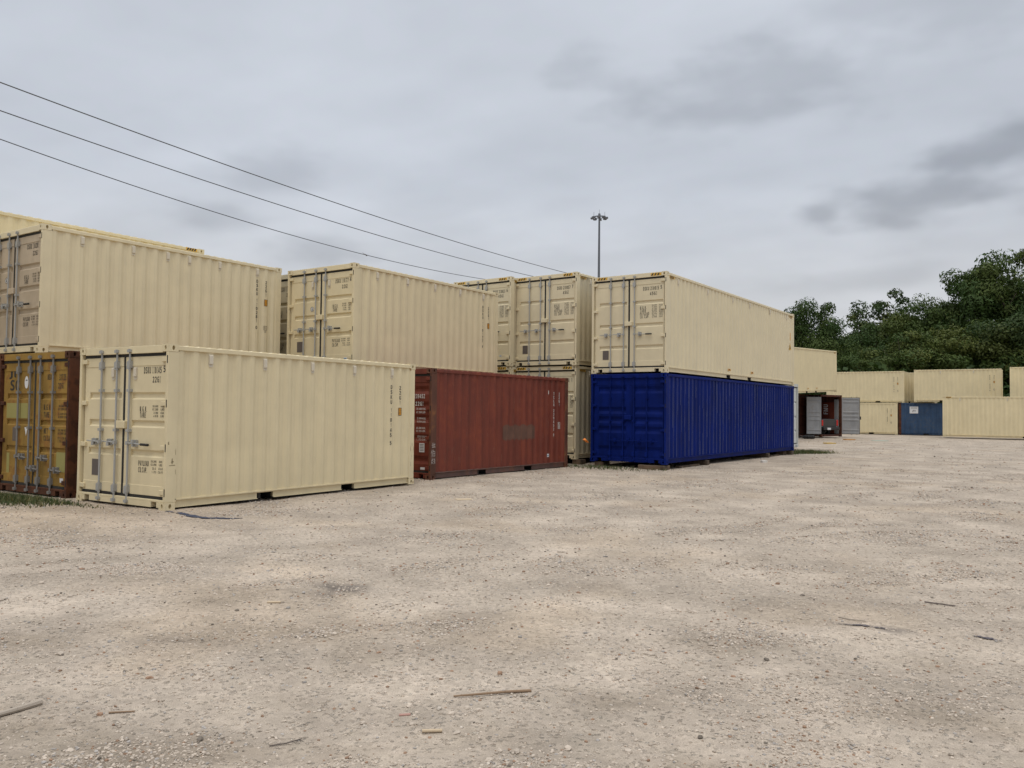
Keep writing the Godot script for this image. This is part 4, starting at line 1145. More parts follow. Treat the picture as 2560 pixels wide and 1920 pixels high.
func open_doors(t: Node3D) -> void:
	var h := HIC
	for k in 2:
		var q := Q.new()
		var f := Q.new()
		var y0 := 0.2; var y1 := h - 0.18; var wd := 1.16
		# built hinged at x=0, reaching to +x, inner face towards +z
		var bands := [0.12, 0.30, 0.62, 0.92, 1.06, 1.34, 1.48, 1.78, 1.92, 2.2, 2.36]
		q.bevel(0, y0, -0.05, 0.08, y1, 0.0, 0.006); q.bevel(wd - 0.08, y0, -0.05, wd, y1, 0.0, 0.006)
		q.bevel(0.08, y0, -0.05, wd - 0.08, y0 + 0.1, 0.0, 0.006); q.bevel(0.08, y1 - 0.1, -0.05, wd - 0.08, y1, 0.0, 0.006)
		var y := y0 + 0.1
		var zz := -0.03
		var ks := [[0.10, -0.03], [0.08, -0.004], [0.5, -0.03], [0.09, -0.002], [0.14, -0.03], [0.09, -0.002], [0.14, -0.03], [0.09, -0.002], [0.52, -0.03], [0.09, -0.002], [0.12, -0.03]]
		var total := 0.0
		for e in ks: total += e[0]
		var sc := (y1 - y0 - 0.2) / total
		for e in ks:
			var yn: float = y + e[0] * sc
			q.quad(Vector3(0.08, y, zz), Vector3(wd - 0.08, y, zz), Vector3(wd - 0.08, y + 0.02, e[1]), Vector3(0.08, y + 0.02, e[1]))
			q.quad(Vector3(0.08, y + 0.02, e[1]), Vector3(wd - 0.08, y + 0.02, e[1]), Vector3(wd - 0.08, yn, e[1]), Vector3(0.08, yn, e[1]))
			zz = e[1]; y = yn
		q.quad(Vector3(wd, y0, -0.052), Vector3(0, y0, -0.052), Vector3(0, y1, -0.052), Vector3(wd, y1, -0.052))
		f.box(-0.02, y1, -0.06, wd + 0.03, y1 + 0.03, -0.01); f.box(-0.02, y0 - 0.03, -0.06, wd + 0.03, y0, -0.01); f.box(wd, y0, -0.06, wd + 0.03, y1, -0.01)
		var d := part(t, "door", q.mesh(), mats.door_grey)
		if k == 0: d.set_meta("label", "right-hand grey door swung out flat to the right")
		else: d.set_meta("label", "left-hand grey door swung back to the left")
		part(d, "door_gasket", f.mesh(), mats.rubber)
		for x in [wd * 0.55, wd * 0.86]:
			var rd := Q.new(); rd.cyl(Vector3(x, y0 - 0.09, -0.075), Vector3(x, y1 + 0.09, -0.075), 0.017, 0.017, 8)
			part(d, "lock_rod", rd.mesh(), mats.zinc_old)
		# world-facing: turn so that the leaf is nearly square to the viewer
		if k == 0:
			var lb := Q.new(); lb.box(wd + 0.0, 1.2, -0.07, wd + 0.1, 1.42, -0.02); part(d, "lock_box", lb.mesh(), mats.dark)
			var dir := Vector3(0.97, 0, 0.24).normalized()
			var z := dir.cross(Vector3.UP)
			d.transform = t.transform.affine_inverse() * Transform3D(Basis(dir, Vector3.UP, -z if z.z < 0 else z), t.transform * Vector3(0.03, 0, 0.03))
		else:
			var dir := Vector3(-0.955, 0, 0.30).normalized()
			var z := Vector3(0.30, 0, 0.955).normalized()
			# mirror the leaf by building it from its far edge
			d.transform = t.transform.affine_inverse() * Transform3D(Basis(-dir, Vector3.UP, z), t.transform * Vector3(-0.03, 0, -WID - 0.02) + dir * wd)
	# what shows inside: a red board with white letters, grey strip
	var b := Q.new(); b.box(0.5, 0.2, -0.16, 2.3, 2.4, -0.10)
	var bd := part(t, "red_board", b.mesh(), mats.red)
	b = Q.new()
	put_text(b, "FNU", Transform3D(Basis(Vector3(0, 1, 0), Vector3(1, 0, 0), Vector3(0, 0, -1)), Vector3(1.0, 1.55, -0.165)), 0.7, 0.35, true)
	part(bd, "lettering", b.mesh(), mats.sticker)
	b = Q.new(); b.box(0.2, 0.2, -0.15, 0.5, 2.6, -0.10)
	part(t, "grey_strip", b.mesh(), mats.door_grey)

# ---------------------------------------------------------------- trees
func crown(s: int, loose: float) -> Mesh:      # fills about the unit ball, made of leaf sprays
	var key := "crown%d" % s
	if meshes.has(key): return meshes[key]
	var r := RandomNumberGenerator.new(); r.seed = 500 + s
	var q := Q.new(); q.use_tint = true
	var clumps := []
	var n := 58 if loose < 0.6 else 150
	for i in n:
		var d := Vector3(r.randfn(), r.randfn() * 0.9 + 0.12, r.randfn()).normalized()
		var rad := pow(r.randf(), 0.45) * 0.8
		clumps.append([d * rad * Vector3(1, 1.0, 1), r.randf_range(0.15, 0.30) * (1.0 - loose * 0.62), r.randf()])
	for c in clumps:
		var cnt := int(380 * (1.0 - loose * 0.2)) if loose < 0.6 else 110
		for i in cnt:
			var d := Vector3(r.randfn(), r.randfn() * 0.75 + 0.2, r.randfn()).normalized()
			var p: Vector3 = c[0] + d * c[1] * pow(r.randf(), 0.33) * Vector3(1.25, 0.8, 1.25)
			var out := (d + Vector3(0, 0.5, 0) + Vector3(r.randfn(), r.randfn(), r.randfn()) * 0.5).normalized()
			var side := out.cross(Vector3(r.randfn(), r.randfn(), r.randfn())).normalized()
			var along := side.cross(out)
			var sz := r.randf_range(0.011, 0.026)
			var k: float = r.randf_range(0.75, 1.2) * (0.8 + 0.4 * c[2])
			q.tint = Color(0.054 * k * (1.0 + 0.5 * c[2]), 0.098 * k, 0.032 * k)
			var a := p - along * sz * 1.5; var b := p + side * sz * 0.6 + out * sz * 0.12; var e := p + along * sz * 1.5; var f := p - side * sz * 0.6 + out * sz * 0.12
			q.tri(a, b, e); q.tri(a, e, f)
	meshes[key] = q.mesh()
	return meshes[key]

func trees() -> void:
	var leaf := StandardMaterial3D.new()
	leaf.vertex_color_use_as_albedo = true; leaf.roughness = 0.65; leaf.metallic_specular = 0.3
	leaf.backlight_enabled = true; leaf.backlight = lin(0.20, 0.26, 0.07)
	leaf.cull_mode = BaseMaterial3D.CULL_DISABLED
	var deep := leaf.duplicate(); deep.albedo_color = Color(0.86, 0.90, 0.78)
	var bright := leaf.duplicate(); bright.albedo_color = Color(1.0, 0.98, 0.85)
	var olive := leaf.duplicate(); olive.albedo_color = Color(0.86, 0.86, 0.80)
	var bark := flat_mat(lin(0.07, 0.055, 0.04), 0.95)
	# column in the photograph, height, distance, crown half width, variety, colour, looseness, label
	var list := [
		[2032, 13.2, 82, 3.2, 0, deep, 0.0, "dark rounded tree at the left end of the tree line"],
		[2085, 9.6, 80, 3.0, 1, deep, 0.0, "low dark tree just right of the leftmost rounded one"],
		[2155, 11.5, 86, 3.3, 2, deep, 0.0, "dark tree left of the sparse airy one"],
		[2222, 16.6, 96, 5.6, 3, olive, 0.75, "sparse airy tree with sky showing through its crown"],
		[2302, 14.3, 88, 4.2, 4, bright, 0.3, "yellow-green tree right of the sparse airy one"],
		[2262, 10.0, 79, 3.8, 5, bright, 0.1, "bright green low tree above the long upper beige container"],
		[2345, 15.2, 91, 3.8, 3, deep, 0.2, "dark tree filling the slope between the yellow-green and the tall dark trees"],
		[2408, 15.6, 89, 4.2, 6, deep, 0.3, "tall dark tree on the rising shoulder of the tree line"],
		[2462, 18.6, 86, 4.6, 3, deep, 0.3, "second tallest tree, near the right edge"],
		[2550, 20.0, 84, 5.6, 7, deep, 0.3, "tallest tree, cut by the right edge of the picture"],
		[2355, 10.2, 79, 4.0, 7, bright, 0.1, "broad light green tree in front of the tall dark ones"],
		[2452, 11.4, 80, 4.2, 2, bright, 0.2, "mid-green tree in front, below the second tallest"],
		[2545, 11.5, 78, 4.6, 0, olive, 0.1, "olive tree in front, low at the right edge"],
		[2120, 7.6, 77, 2.8, 4, bright, 0.0, "small bright bush-like tree over the far left beige container"],
		[2190, 8.2, 78, 3.0, 6, deep, 0.0, "small dark tree behind the narrow slit in the upper tier"],
		[1978, 11.4, 92, 3.2, 5, deep, 0.2, "dark tree half hidden behind the end of the beige-over-blue stack"],
		[2680, 17.0, 86, 6.0, 1, deep, 0.2, "tree outside the right edge"]]
	for e in list:
		tree(e[0], e[1], e[2], e[3], e[4], e[5], e[6], e[7], bark, leaf)
	var far := ["third", "fourth", "fifth", "sixth", "seventh", "eighth", "ninth", "tenth"]
	for i in 9:
		tree(1990 + i * 82, 9.2 + (i % 3) * 0.9 + i * 0.25, 99 + (i % 2) * 4, 5.2, (i * 3 + 1) % 8, deep, 0.0, ["dark tree at the back behind the leftmost rounded one", "dark tree at the back, second from the left", "dark tree at the back behind the dip in the tree line", "dark tree at the back behind the sparse airy one", "dark tree at the back behind the yellow-green one", "dark tree at the back where the tree line starts to rise", "dark tree at the back behind the tall shoulder", "dark tree at the back behind the second tallest", "dark tree at the back behind the tallest"][i], bark, leaf, "shaded trees at the back of the tree line")
	# undergrowth that closes the foot of the tree line, and a far wood round the yard
	var q := Q.new(); q.use_tint = true
	var r := RandomNumberGenerator.new(); r.seed = 90
	for i in 16000:
		var az := r.randf_range(0.28, 0.78); var d := r.randf_range(83, 98)
		var p := Vector3(sin(az), 0, -cos(az)) * d / cos(az) * 0.86
		p.y = r.randf() * r.randf_range(3.0, 6.5)
		spray(q, p, r.randf_range(0.16, 0.34), r)
	var u := part(self, "undergrowth", q.mesh(), deep)
	tag(u, "dark undergrowth filling the foot of the tree line", "undergrowth", "", "stuff")
	q = Q.new(); q.use_tint = true
	for i in 26000:
		var az := r.randf_range(-PI, PI)
		var d := r.randf_range(150, 175)
		spray(q, Vector3(sin(az) * d, r.randf() * r.randf_range(5.0, 8.0), -cos(az) * d), r.randf_range(0.5, 1.0), r)
	var w := part(self, "distant_wood", q.mesh(), deep)
	tag(w, "far-off belt of woodland round the yard", "woodland", "", "stuff")

func spray(q: Q, p: Vector3, sz: float, r: RandomNumberGenerator) -> void:
	var out := Vector3(r.randfn(), r.randfn() + 0.5, r.randfn()).normalized()
	var side := out.cross(Vector3(r.randfn(), r.randfn(), r.randfn())).normalized(); var along := side.cross(out)
	var k := r.randf_range(0.6, 1.1)
	q.tint = Color(0.05 * k, 0.08 * k, 0.03 * k)
	q.quad(p - along * sz, p + side * sz * 0.7, p + along * sz, p - side * sz * 0.7)

func tree(px: float, h: float, d: float, rad: float, kind: int, mat: Material, loose: float, label: String, bark: Material, _leaf: Material, group := "trees of the tree line beyond the containers") -> void:
	var x := (px - 1280.0) / 2056.0 * d
	var t := thing("tree", label, "tree", group, Vector3(x, 0, -d))
	var r := RandomNumberGenerator.new(); r.seed = int(px) + kind
	var ch := h * 0.42     # crown half height
	var q := Q.new()
	var top := Vector3(r.randf_range(-0.3, 0.3), h * 0.55, r.randf_range(-0.3, 0.3))
	q.cyl(Vector3.ZERO, top * 0.5 + Vector3(0.1, 0, 0), 0.022 * h, 0.017 * h, 9); q.cyl(top * 0.5 + Vector3(0.1, 0, 0), top, 0.017 * h, 0.011 * h, 9)
	for i in 9:
		var a := TAU * i / 9.0 + r.randf()
		var s := top * r.randf_range(0.55, 1.0)
		var e := s + Vector3(cos(a) * rad * r.randf_range(0.4, 0.8), h * r.randf_range(0.12, 0.36), sin(a) * rad * r.randf_range(0.4, 0.8))
		q.cyl(s, e, 0.007 * h, 0.002 * h, 6, false)
	part(t, "trunk", q.mesh(), bark)
	var c := part(t, "crown", crown(kind if loose < 0.6 else 20 + kind, loose), mat, Vector3(0, h - ch, 0))
	c.transform = Transform3D(Basis(Vector3.UP, r.randf() * TAU).scaled(Vector3(rad * 1.28, ch * 1.14, rad * 1.28)), Vector3(0, h - ch, 0))

# ---------------------------------------------------------------- mast and wires
func mast_and_wires() -> void:
	var d := 120.0
	var hx := 12.55; var hh := 30.2
	var t := thing("light_mast", "tall grey floodlight mast rising behind the beige stacks", "light mast", "", Vector3(hx, 0, -d))
	var steel := flat_mat(lin(0.13, 0.14, 0.155), 0.6, 0.3)
	var q := Q.new(); q.cyl(Vector3.ZERO, Vector3(0, hh, 0), 0.30, 0.13, 12)
	part(t, "pole", q.mesh(), steel)
	q = Q.new(); q.cyl(Vector3(0, hh - 0.1, 0), Vector3(0, hh + 0.5, 0), 0.22, 0.16, 10)
	for i in 16:
		var a := TAU * i / 16.0; var b := TAU * (i + 1) / 16.0
		q.cyl(Vector3(cos(a) * 0.85, hh, sin(a) * 0.85), Vector3(cos(b) * 0.85, hh, sin(b) * 0.85), 0.05, 0.05, 6)
		if i % 4 == 0: q.cyl(Vector3(0, hh + 0.1, 0), Vector3(cos(a) * 0.85, hh, sin(a) * 0.85), 0.05, 0.05, 6)
	part(t, "lamp_ring", q.mesh(), steel)
	for i in 8:
		var a := TAU * (i + 0.3) / 8.0
		var p := Vector3(cos(a) * 1.02, hh - 0.05, sin(a) * 1.02)
		q = Q.new()
		q.xf = Transform3D(Basis(Vector3.UP, -a), p)
		q.bevel(-0.2, -0.24, -0.2, 0.26, 0.0, 0.2, 0.03)
		part(t, "floodlight", q.mesh(), steel)
	q = Q.new()
	for e in [[0.0, 1.1], [-0.8, 0.75], [0.8, 0.75]]: q.cyl(Vector3(e[0], hh, 0), Vector3(e[0], hh + e[1], 0), 0.03, 0.02, 6)
	part(t, "lightning_rod", q.mesh(), steel)
	# power lines: along 31 degrees to the right of straight ahead
	var wire := flat_mat(lin(0.07, 0.075, 0.085), 0.6)
	var dir := Vector3(sin(deg_to_rad(31.0)), 0, -cos(deg_to_rad(31.0)))
	var names := ["uppermost of the three overhead wires crossing the sky", "middle one of the three overhead wires crossing the sky", "lowest of the three overhead wires crossing the sky"]
	var k := 0
	for e in [[-12.8, -20.1, 8.1, 9.33, 24.5, 9.29], [-14.0, -22.1, 8.9, 9.27, 26.9, 9.30], [-15.5, -24.5, 9.1, 9.02, 26.6, 9.20]]:
		# parabola through (0, 9.6), (t1, y1), (t2, y2)
		var t1: float = e[2]; var t2: float = e[4]
		var b1: float = (e[3] - 9.6) / t1; var b2: float = (e[5] - 9.6) / t2
		var aa := (b2 - b1) / (t2 - t1); var bb := b1 - aa * t1
		q = Q.new()
		var last := Vector3.ZERO
		for i in 49:
			var s := -14.0 + i * 1.15
			var p := Vector3(e[0], 9.6 + bb * s + aa * s * s, e[1]) + dir * s
			if i > 0: q.cyl(last, p, 0.015, 0.015, 6, false)
			last = p
		var o := part(self, "overhead_wire", q.mesh(), wire)
		tag(o, names[k], "wire", "overhead wires above the yard"); k += 1

# ---------------------------------------------------------------- pickup truck in the open container
func pickup() -> void:
	var t := thing("pickup_truck", "dark grey pickup truck with a red tail lamp, nosed into the open container", "pickup truck")
	var basis := Basis(Vector3.UP, deg_to_rad(125.0))
	t.transform = Transform3D(basis, Vector3(23.2, 0.06, -57.8) + basis * Vector3(0.05, 0, -1.32))
	# local +x runs forward into the container, z across
	var body := flat_mat(lin(0.05, 0.053, 0.06), 0.3, 0.3); var silver := flat_mat(lin(0.36, 0.37, 0.39), 0.35, 0.4)
	var q := Q.new()
	q.bevel(0.06, 0.62, -0.93, 5.2, 0.92, 0.93, 0.05)                       # lower body
	q.bevel(0.1, 0.9, -0.93, 1.95, 1.22, -0.83, 0.03); q.bevel(0.1, 0.9, 0.83, 1.95, 1.22, 0.93, 0.03)   # bed sides
	q.bevel(3.7, 0.9, -0.88, 5.15, 1.12, 0.88, 0.06)                        # bonnet
	part(t, "body", q.mesh(), silver)
	q = Q.new(); q.bevel(0.02, 0.66, -0.80, 0.1, 1.22, 0.80, 0.025); q.box(0.012, 0.98, -0.14, 0.03, 1.06, 0.14)
	part(t, "tailgate", q.mesh(), body)
	q = Q.new()
	for s in [[1.95, 2.25, 0.0], [2.25, 3.2, 0.0]]:
		pass
	q.bevel(1.95, 0.9, -0.88, 3.75, 1.15, 0.88, 0.04)
	var p := [Vector3(2.0, 1.15, -0.85), Vector3(3.75, 1.15, -0.85), Vector3(3.1, 1.72, -0.7), Vector3(2.15, 1.72, -0.7)]
	for s in [1.0, -1.0]:
		var z := Vector3(1, 1, s)
		if s > 0: q.quad(p[3] * z, p[2] * z, p[1] * z, p[0] * z)
		else: q.quad(p[0] * z, p[1] * z, p[2] * z, p[3] * z)
	q.quad(p[3], p[2], Vector3(3.1, 1.72, 0.7), Vector3(2.15, 1.72, 0.7)); q.quad(p[0], p[3], Vector3(2.15, 1.72, 0.7), Vector3(2.0, 1.15, 0.85)); q.quad(p[2], p[1], Vector3(3.75, 1.15, 0.85), Vector3(3.1, 1.72, 0.7))
	part(t, "cab", q.mesh(), silver)
	q = Q.new(); q.quad(Vector3(2.0, 1.2, 0.72), Vector3(2.0, 1.2, -0.72), Vector3(2.1, 1.66, -0.6), Vector3(2.1, 1.66, 0.6))
	part(t, "rear_window", q.mesh(), flat_mat(lin(0.01, 0.012, 0.015), 0.08))
	q = Q.new(); q.bevel(-0.16, 0.46, -0.92, 0.06, 0.66, 0.92, 0.03)
	part(t, "bumper", q.mesh(), mats.black)
	q = Q.new(); q.box(-0.17, 0.48, 0.0 - 0.55, -0.15, 0.62, -0.15)
	part(t, "licence_plate", q.mesh(), mats.sticker)
	for z in [-0.865, 0.865]:
		q = Q.new(); q.bevel(-0.01, 0.74, z - 0.085, 0.2, 1.16, z + 0.085, 0.03)
		part(t, "tail_lamp", q.mesh(), flat_mat(lin(0.50, 0.012, 0.01), 0.25))
	for x in [1.0, 4.3]:
		for z in [-0.85, 0.85]:
			q = Q.new(); q.cyl(Vector3(x, 0.37, z - 0.12), Vector3(x, 0.37, z + 0.12), 0.37, 0.37, 20)
			var w := part(t, "wheel", q.mesh(), mats.rubber)
			q = Q.new(); q.cyl(Vector3(x, 0.37, z - 0.125), Vector3(x, 0.37, z + 0.125), 0.2, 0.2, 16)
			part(w, "rim", q.mesh(), mats.zinc)

# ---------------------------------------------------------------- small things
func stick(called: String, label: String, cat: String, pts: Array, r0: float, r1: float, mat: Material) -> void:
	var q := Q.new()
	for i in pts.size() - 1:
		var a: Vector3 = pts[i]; var b: Vector3 = pts[i + 1]
		var k := float(i) / (pts.size() - 1); var k2 := float(i + 1) / (pts.size() - 1)
		q.cyl(a, b, lerpf(r0, r1, k), lerpf(r0, r1, k2), 8)
	var o := part(self, called, q.mesh(), mat)
	tag(o, label, cat)

func on_ground(x: float, z: float, up := 0.0) -> Vector3:
	return Vector3(x, ground_y(x, z) + up, z)

func grass(label: String, cx: float, cz: float, ax: Vector2, half: Vector2, n: int, h: float, s: int) -> void:
	var q := Q.new(); q.use_tint = true
	var r := RandomNumberGenerator.new(); r.seed = s
	var ay := Vector2(-ax.y, ax.x)
	for i in n:
		var a := r.randfn() * 0.45; var b := r.randfn() * 0.45
		var p2 := Vector2(cx, cz) + ax * half.x * clampf(a, -1, 1) * 1.6 + ay * half.y * clampf(b, -1, 1) * 1.6
		var p := on_ground(p2.x, p2.y)
		var hh := h * r.randf_range(0.35, 1.0) * (1.0 - 0.5 * absf(b))
		var lean := Vector3(r.randfn(), 0, r.randfn()) * hh * 0.4
		var w := Vector3(r.randfn(), 0, r.randfn()).normalized() * r.randf_range(0.004, 0.009)
		var k := r.randf_range(0.7, 1.25)
		q.tint = Color(0.055 * k, 0.078 * k, 0.022 * k) if r.randf() < 0.8 else Color(0.2 * k, 0.17 * k, 0.07 * k)
		q.tri(p - w, p + w, p + lean + Vector3(0, hh, 0)); q.tri(p + w * 0.8, p - w * 0.8, p + lean * 1.4 + Vector3(0, hh * 0.8, 0))
	var m := StandardMaterial3D.new(); m.vertex_color_use_as_albedo = true; m.roughness = 0.7; m.backlight_enabled = true; m.backlight = lin(0.2, 0.25, 0.06)
	var o := part(self, "grass", q.mesh(), m)
	tag(o, label, "grass", "", "stuff")

func slab(called: String, label: String, cat: String, mat: Material, at: Vector3, yaw: float, size: Vector3, tilt := 0.0, group := "") -> void:
	var q := Q.new(); q.bevel(-size.x / 2, 0, -size.z / 2, size.x / 2, size.y, size.z / 2, minf(0.008, size.y * 0.2))
	var o := part(self, called, q.mesh(), mat)
	o.transform = Transform3D(Basis(Vector3.UP, yaw) * Basis(Vector3.FORWARD, tilt), at)
	tag(o, label, cat, group)

func blot(called: String, label: String, cat: String, path: Array, w0: float, w1: float, col: Color, s: int) -> void:
	var q := Q.new()
	var r := RandomNumberGenerator.new(); r.seed = s
	var n := path.size() - 1
	for i in n:
		for k in 14:
			var p: Vector2 = path[i].lerp(path[i + 1], k / 14.0)
			var w := (w0 + w1 * sin(PI * (i + k / 14.0) / n)) * r.randf_range(0.2, 1.3)
			if r.randf() < 0.25: continue
			p += Vector2(r.randf_range(-0.5, 0.5), r.randf_range(-0.5, 0.5)) * w0
			var up := 0.006 + 0.0004 * ((i * 14 + k) % 9)
			var pts := []
			for m in 7:
				var a := TAU * m / 7.0
				var e := p + Vector2(cos(a), sin(a) * 0.7) * w * r.randf_range(0.5, 1.2)
				pts.append(on_ground(e.x, e.y, up))
			for m in 7: q.tri(on_ground(p.x, p.y, up + 0.001), pts[(m + 1) % 7], pts[m])
	var o := part(self, called, q.mesh(), flat_mat(col, 0.85))
	tag(o, label, cat)

func debris() -> void:
	var dry := flat_mat(lin(0.24, 0.16, 0.10), 0.9); var bleached := flat_mat(lin(0.34, 0.29, 0.235), 0.9); var pale := flat_mat(lin(0.48, 0.38, 0.26), 0.9); var twig := flat_mat(lin(0.10, 0.08, 0.07), 0.9)
	stick("stick", "long brown stick lying on the gravel near the bottom centre", "stick", [on_ground(-0.31, -4.7, 0.008), on_ground(-0.2, -4.71, 0.012), on_ground(-0.02, -4.76, 0.012), on_ground(0.13, -4.82, 0.01)], 0.005, 0.009, dry)
	stick("stick", "thin short twig beside the long brown stick", "twig", [on_ground(0.11, -4.68, 0.006), on_ground(0.17, -4.8, 0.012)], 0.003, 0.004, bleached)
	stick("branch", "bleached curved branch at the lower left edge", "branch", [on_ground(-2.78, -4.2, 0.006), on_ground(-2.66, -4.29, 0.014), on_ground(-2.60, -4.40, 0.016), on_ground(-2.545, -4.53, 0.014)], 0.008, 0.019, bleached)
	stick("stick", "short pale peg of wood near the bottom, below the long stick", "stick", [on_ground(-0.43, -4.17, 0.01), on_ground(-0.33, -4.18, 0.01)], 0.009, 0.009, pale)
	stick("twig", "long thin dark twig on the gravel at right", "twig", [on_ground(3.58, -7.15, 0.008), on_ground(3.66, -7.08, 0.01), on_ground(3.76, -6.99, 0.008)], 0.006, 0.005, twig)
	stick("twig", "bent pale twig beside the dark stain at right", "twig", [on_ground(2.62, -6.6, 0.008), on_ground(2.68, -6.52, 0.01), on_ground(2.78, -6.47, 0.008)], 0.005, 0.004, bleached)
	stick("twig", "small twig right of the bleached branch at lower left", "twig", [on_ground(-2.12, -4.42, 0.008), on_ground(-2.0, -4.46, 0.01)], 0.005, 0.004, dry)
	stick("twig", "curved thin twig near the bottom, left of centre", "twig", [on_ground(-1.15, -4.02, 0.006), on_ground(-1.08, -4.05, 0.008), on_ground(-1.02, -4.12, 0.008)], 0.003, 0.003, twig)
	slab("wood_chip", "pale splinter of wood in the middle of the gravel", "wood chip", pale, on_ground(-1.96, -6.9, 0.0), 0.1, Vector3(0.11, 0.012, 0.03))
	slab("plastic_scrap", "pinkish scrap of plastic near the bottom centre", "scrap", flat_mat(lin(0.36, 0.20, 0.16), 0.7), on_ground(-0.55, -4.43, 0.0), 0.2, Vector3(0.06, 0.008, 0.02))
	slab("paper_scrap", "flat pale scrap of card on the gravel before the red container", "scrap", pale, on_ground(-0.85, -15.0, 0.0), 0.3, Vector3(0.3, 0.01, 0.2))
	# blue paint spill at the front container's corner, and tarry streaks at right
	blot("paint_spill", "dark blue paint spilled on the gravel at the front container's corner", "paint spill", [Vector2(-5.3, -12.72), Vector2(-5.05, -12.5), Vector2(-4.8, -12.3), Vector2(-4.62, -12.1), Vector2(-4.42, -11.97), Vector2(-4.25, -12.02), Vector2(-4.05, -12.05), Vector2(-3.9, -12.06)], 0.03, 0.07, lin(0.035, 0.042, 0.07), 21)
	blot("dark_stain", "long dark streak on the gravel at right, the left one of two", "stain", [Vector2(2.5, -6.42), Vector2(2.62, -6.36), Vector2(2.7, -6.37), Vector2(2.8, -6.3), Vector2(2.92, -6.24)], 0.008, 0.022, lin(0.10, 0.085, 0.085), 22)
	blot("dark_stain", "short dark streak on the gravel at right, the right one of two", "stain", [Vector2(3.43, -6.14), Vector2(3.5, -6.08), Vector2(3.58, -6.0)], 0.008, 0.02, lin(0.075, 0.065, 0.075), 23)
	var q := Q.new()
	var r := RandomNumberGenerator.new(); r.seed = 21
	# grass
	grass("green grass along the foot of the mustard container", -8.55, -14.05, Vector2(0.84, 0.54), Vector2(0.9, 0.35), 2600, 0.14, 31)
	grass("small weeds before the gap between the mustard and front containers", -7.35, -13.55, Vector2(0.84, 0.54), Vector2(0.7, 0.12), 260, 0.1, 32)
	grass("thin weeds between the red and the blue containers", 2.6, -23.7, Vector2(0.84, 0.5), Vector2(1.2, 0.5), 900, 0.12, 33)
	grass("tuft of green grass at the far end of the blue container", 11.9, -34.0, Vector2(0.9, -0.4), Vector2(1.1, 0.5), 3000, 0.22, 34)
	# timber under the blue container
	var along := deg_to_rad(90.0 - 35.2)
	var bt := Transform3D(Basis(Vector3.UP, along), Vector3(4.35, 0, -23.19))
	var G := "wooden blocks under the blue container"
	var spots := [[0.12, 0.42, 0.13, 0.8, "plank under the near corner of the blue container"], [3.05, 0.2, 0.16, 0.9, "nearer squared block under the blue container's long side"], [8.95, 0.2, 0.16, 0.9, "farther squared block under the blue container's long side"], [11.9, 0.3, 0.16, 0.9, "block under the far end of the blue container"]]
	for e in spots:
		var p: Vector3 = bt * Vector3(e[0], 0, -0.42)
		slab("wooden_block", e[4], "wooden block", mats.wood, Vector3(p.x, -0.02, p.z), along, Vector3(e[1], e[2] - 0.005, e[3]), 0.0, G)
	for e in [[1.9, 1.5, "long plank lying under the blue container's side"], [9.9, 1.3, "plank lying by the far block under the blue container"]]:
		var p: Vector3 = bt * Vector3(e[0], 0, -0.15)
		slab("plank", e[2], "plank", mats.wood, Vector3(p.x, -0.01, p.z), along, Vector3(e[1], 0.05, 0.14), 0.0, "planks under the blue container")
	for e in [[0.3, 2.2], [11.5, 0.3]]:
		var p: Vector3 = bt * Vector3(e[0], 0, -e[1])
		slab("wooden_block", ("block in the shadow under the blue container's doors" if e[0] < 1.0 else "block in the shadow at the blue container's far end"), "wooden block", mats.wood, Vector3(p.x, -0.02, p.z), along, Vector3(0.4, 0.15, 0.3), 0.0, G)
	# timber under the tall stacks
	for e in [[2.1, -25.5, "block in the shadow under the tall stack's near corner"], [0.6, -26.6, "block in the shadow between the tall beige stacks"]]:
		slab("wooden_block", e[2], "wooden block", mats.wood, Vector3(e[0], -0.02, e[1]), 0.9, Vector3(0.3, 0.15, 0.3), 0.0, "wooden blocks under the tall beige stacks")
	# orange flag by the blue container's corner
	q = Q.new()
	var f := [Vector3(0, 0, 0), Vector3(-0.1, 0.1, 0.02), Vector3(-0.17, 0.05, 0.05), Vector3(-0.06, -0.03, 0.03), Vector3(0.03, -0.05, 0.0), Vector3(-0.05, 0.03, 0.08)]
	q.tri(f[0], f[1], f[5]); q.tri(f[1], f[2], f[5]); q.tri(f[2], f[3], f[5]); q.tri(f[3], f[4], f[5]); q.tri(f[4], f[0], f[5]); q.tri(f[1], f[0], f[3]); q.tri(f[2], f[1], f[3]); q.tri(f[0], f[4], f[3])
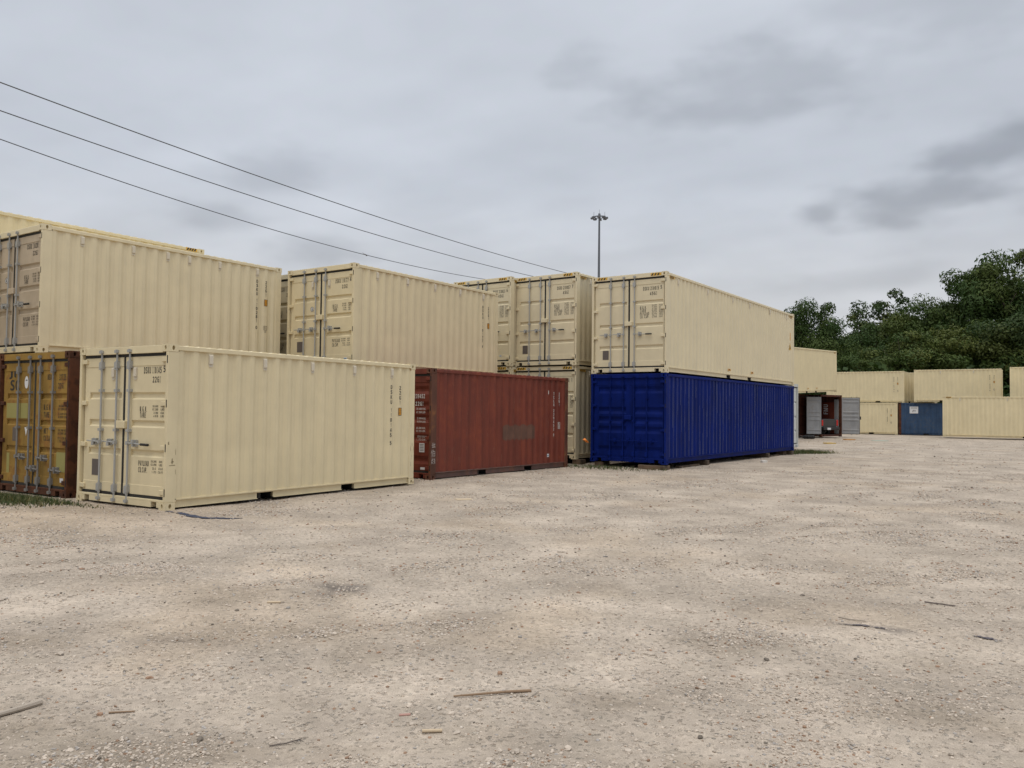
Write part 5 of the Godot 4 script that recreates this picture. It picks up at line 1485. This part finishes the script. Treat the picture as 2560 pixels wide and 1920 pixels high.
	var fl := part(self, "orange_ribbon", q.mesh(), flat_mat(lin(0.75, 0.22, 0.03), 0.7), bt * Vector3(-0.03, 0.72, -WID - 0.06))
	tag(fl, "crumpled orange ribbon at the left edge of the blue container", "ribbon")
	# far litter
	slab("yellow_board", "flat yellow board lying on the far gravel, the nearer of two", "board", flat_mat(lin(0.50, 0.33, 0.07), 0.7), on_ground(17.5, -45.3, 0.0), 0.2, Vector3(0.55, 0.05, 0.4))
	slab("orange_board", "orange-brown board on the far gravel before the open door", "board", flat_mat(lin(0.45, 0.22, 0.06), 0.7), on_ground(21.4, -52.2, 0.0), 0.1, Vector3(0.6, 0.06, 0.5))
	slab("green_sheet", "pale green sheet lying on the far gravel before the grey door", "sheet", flat_mat(lin(0.28, 0.40, 0.33), 0.7), on_ground(23.0, -51.4, 0.0), 0.1, Vector3(0.95, 0.02, 0.5))
	slab("white_stone", "single white stone on the gravel beside the blue container", "stone", flat_mat(lin(0.6, 0.57, 0.53), 0.9), on_ground(8.4, -27.4, -0.01), 0.4, Vector3(0.2, 0.09, 0.12))
	# the tyre showing under the left grey door
	q = Q.new()
	for i in 24:
		var a := TAU * i / 24.0; var b := TAU * (i + 1) / 24.0
		q.cyl(Vector3(cos(a) * 0.3, 0.12, sin(a) * 0.3), Vector3(cos(b) * 0.3, 0.12, sin(b) * 0.3), 0.11, 0.11, 8, false)
	var ty := part(self, "loose_tyre", q.mesh(), mats.rubber, Vector3(19.35, 0.0, -53.6))
	tag(ty, "black tyre lying on the gravel under the left grey door", "tyre")
	# a bird
	q = Q.new()
	q.tri(Vector3(0, 0, 0), Vector3(0.35, 0.12, 0.05), Vector3(0.1, 0.0, 0.16)); q.tri(Vector3(0, 0, 0), Vector3(-0.3, 0.16, 0.05), Vector3(-0.1, 0.0, 0.16)); q.cyl(Vector3(0, -0.02, -0.15), Vector3(0, -0.02, 0.2), 0.05, 0.02, 6)
	var bird := part(self, "bird", q.mesh(), twig, Vector3(-9.55, 11.6, -53.0))
	tag(bird, "small dark bird in flight above the stacked containers", "bird")
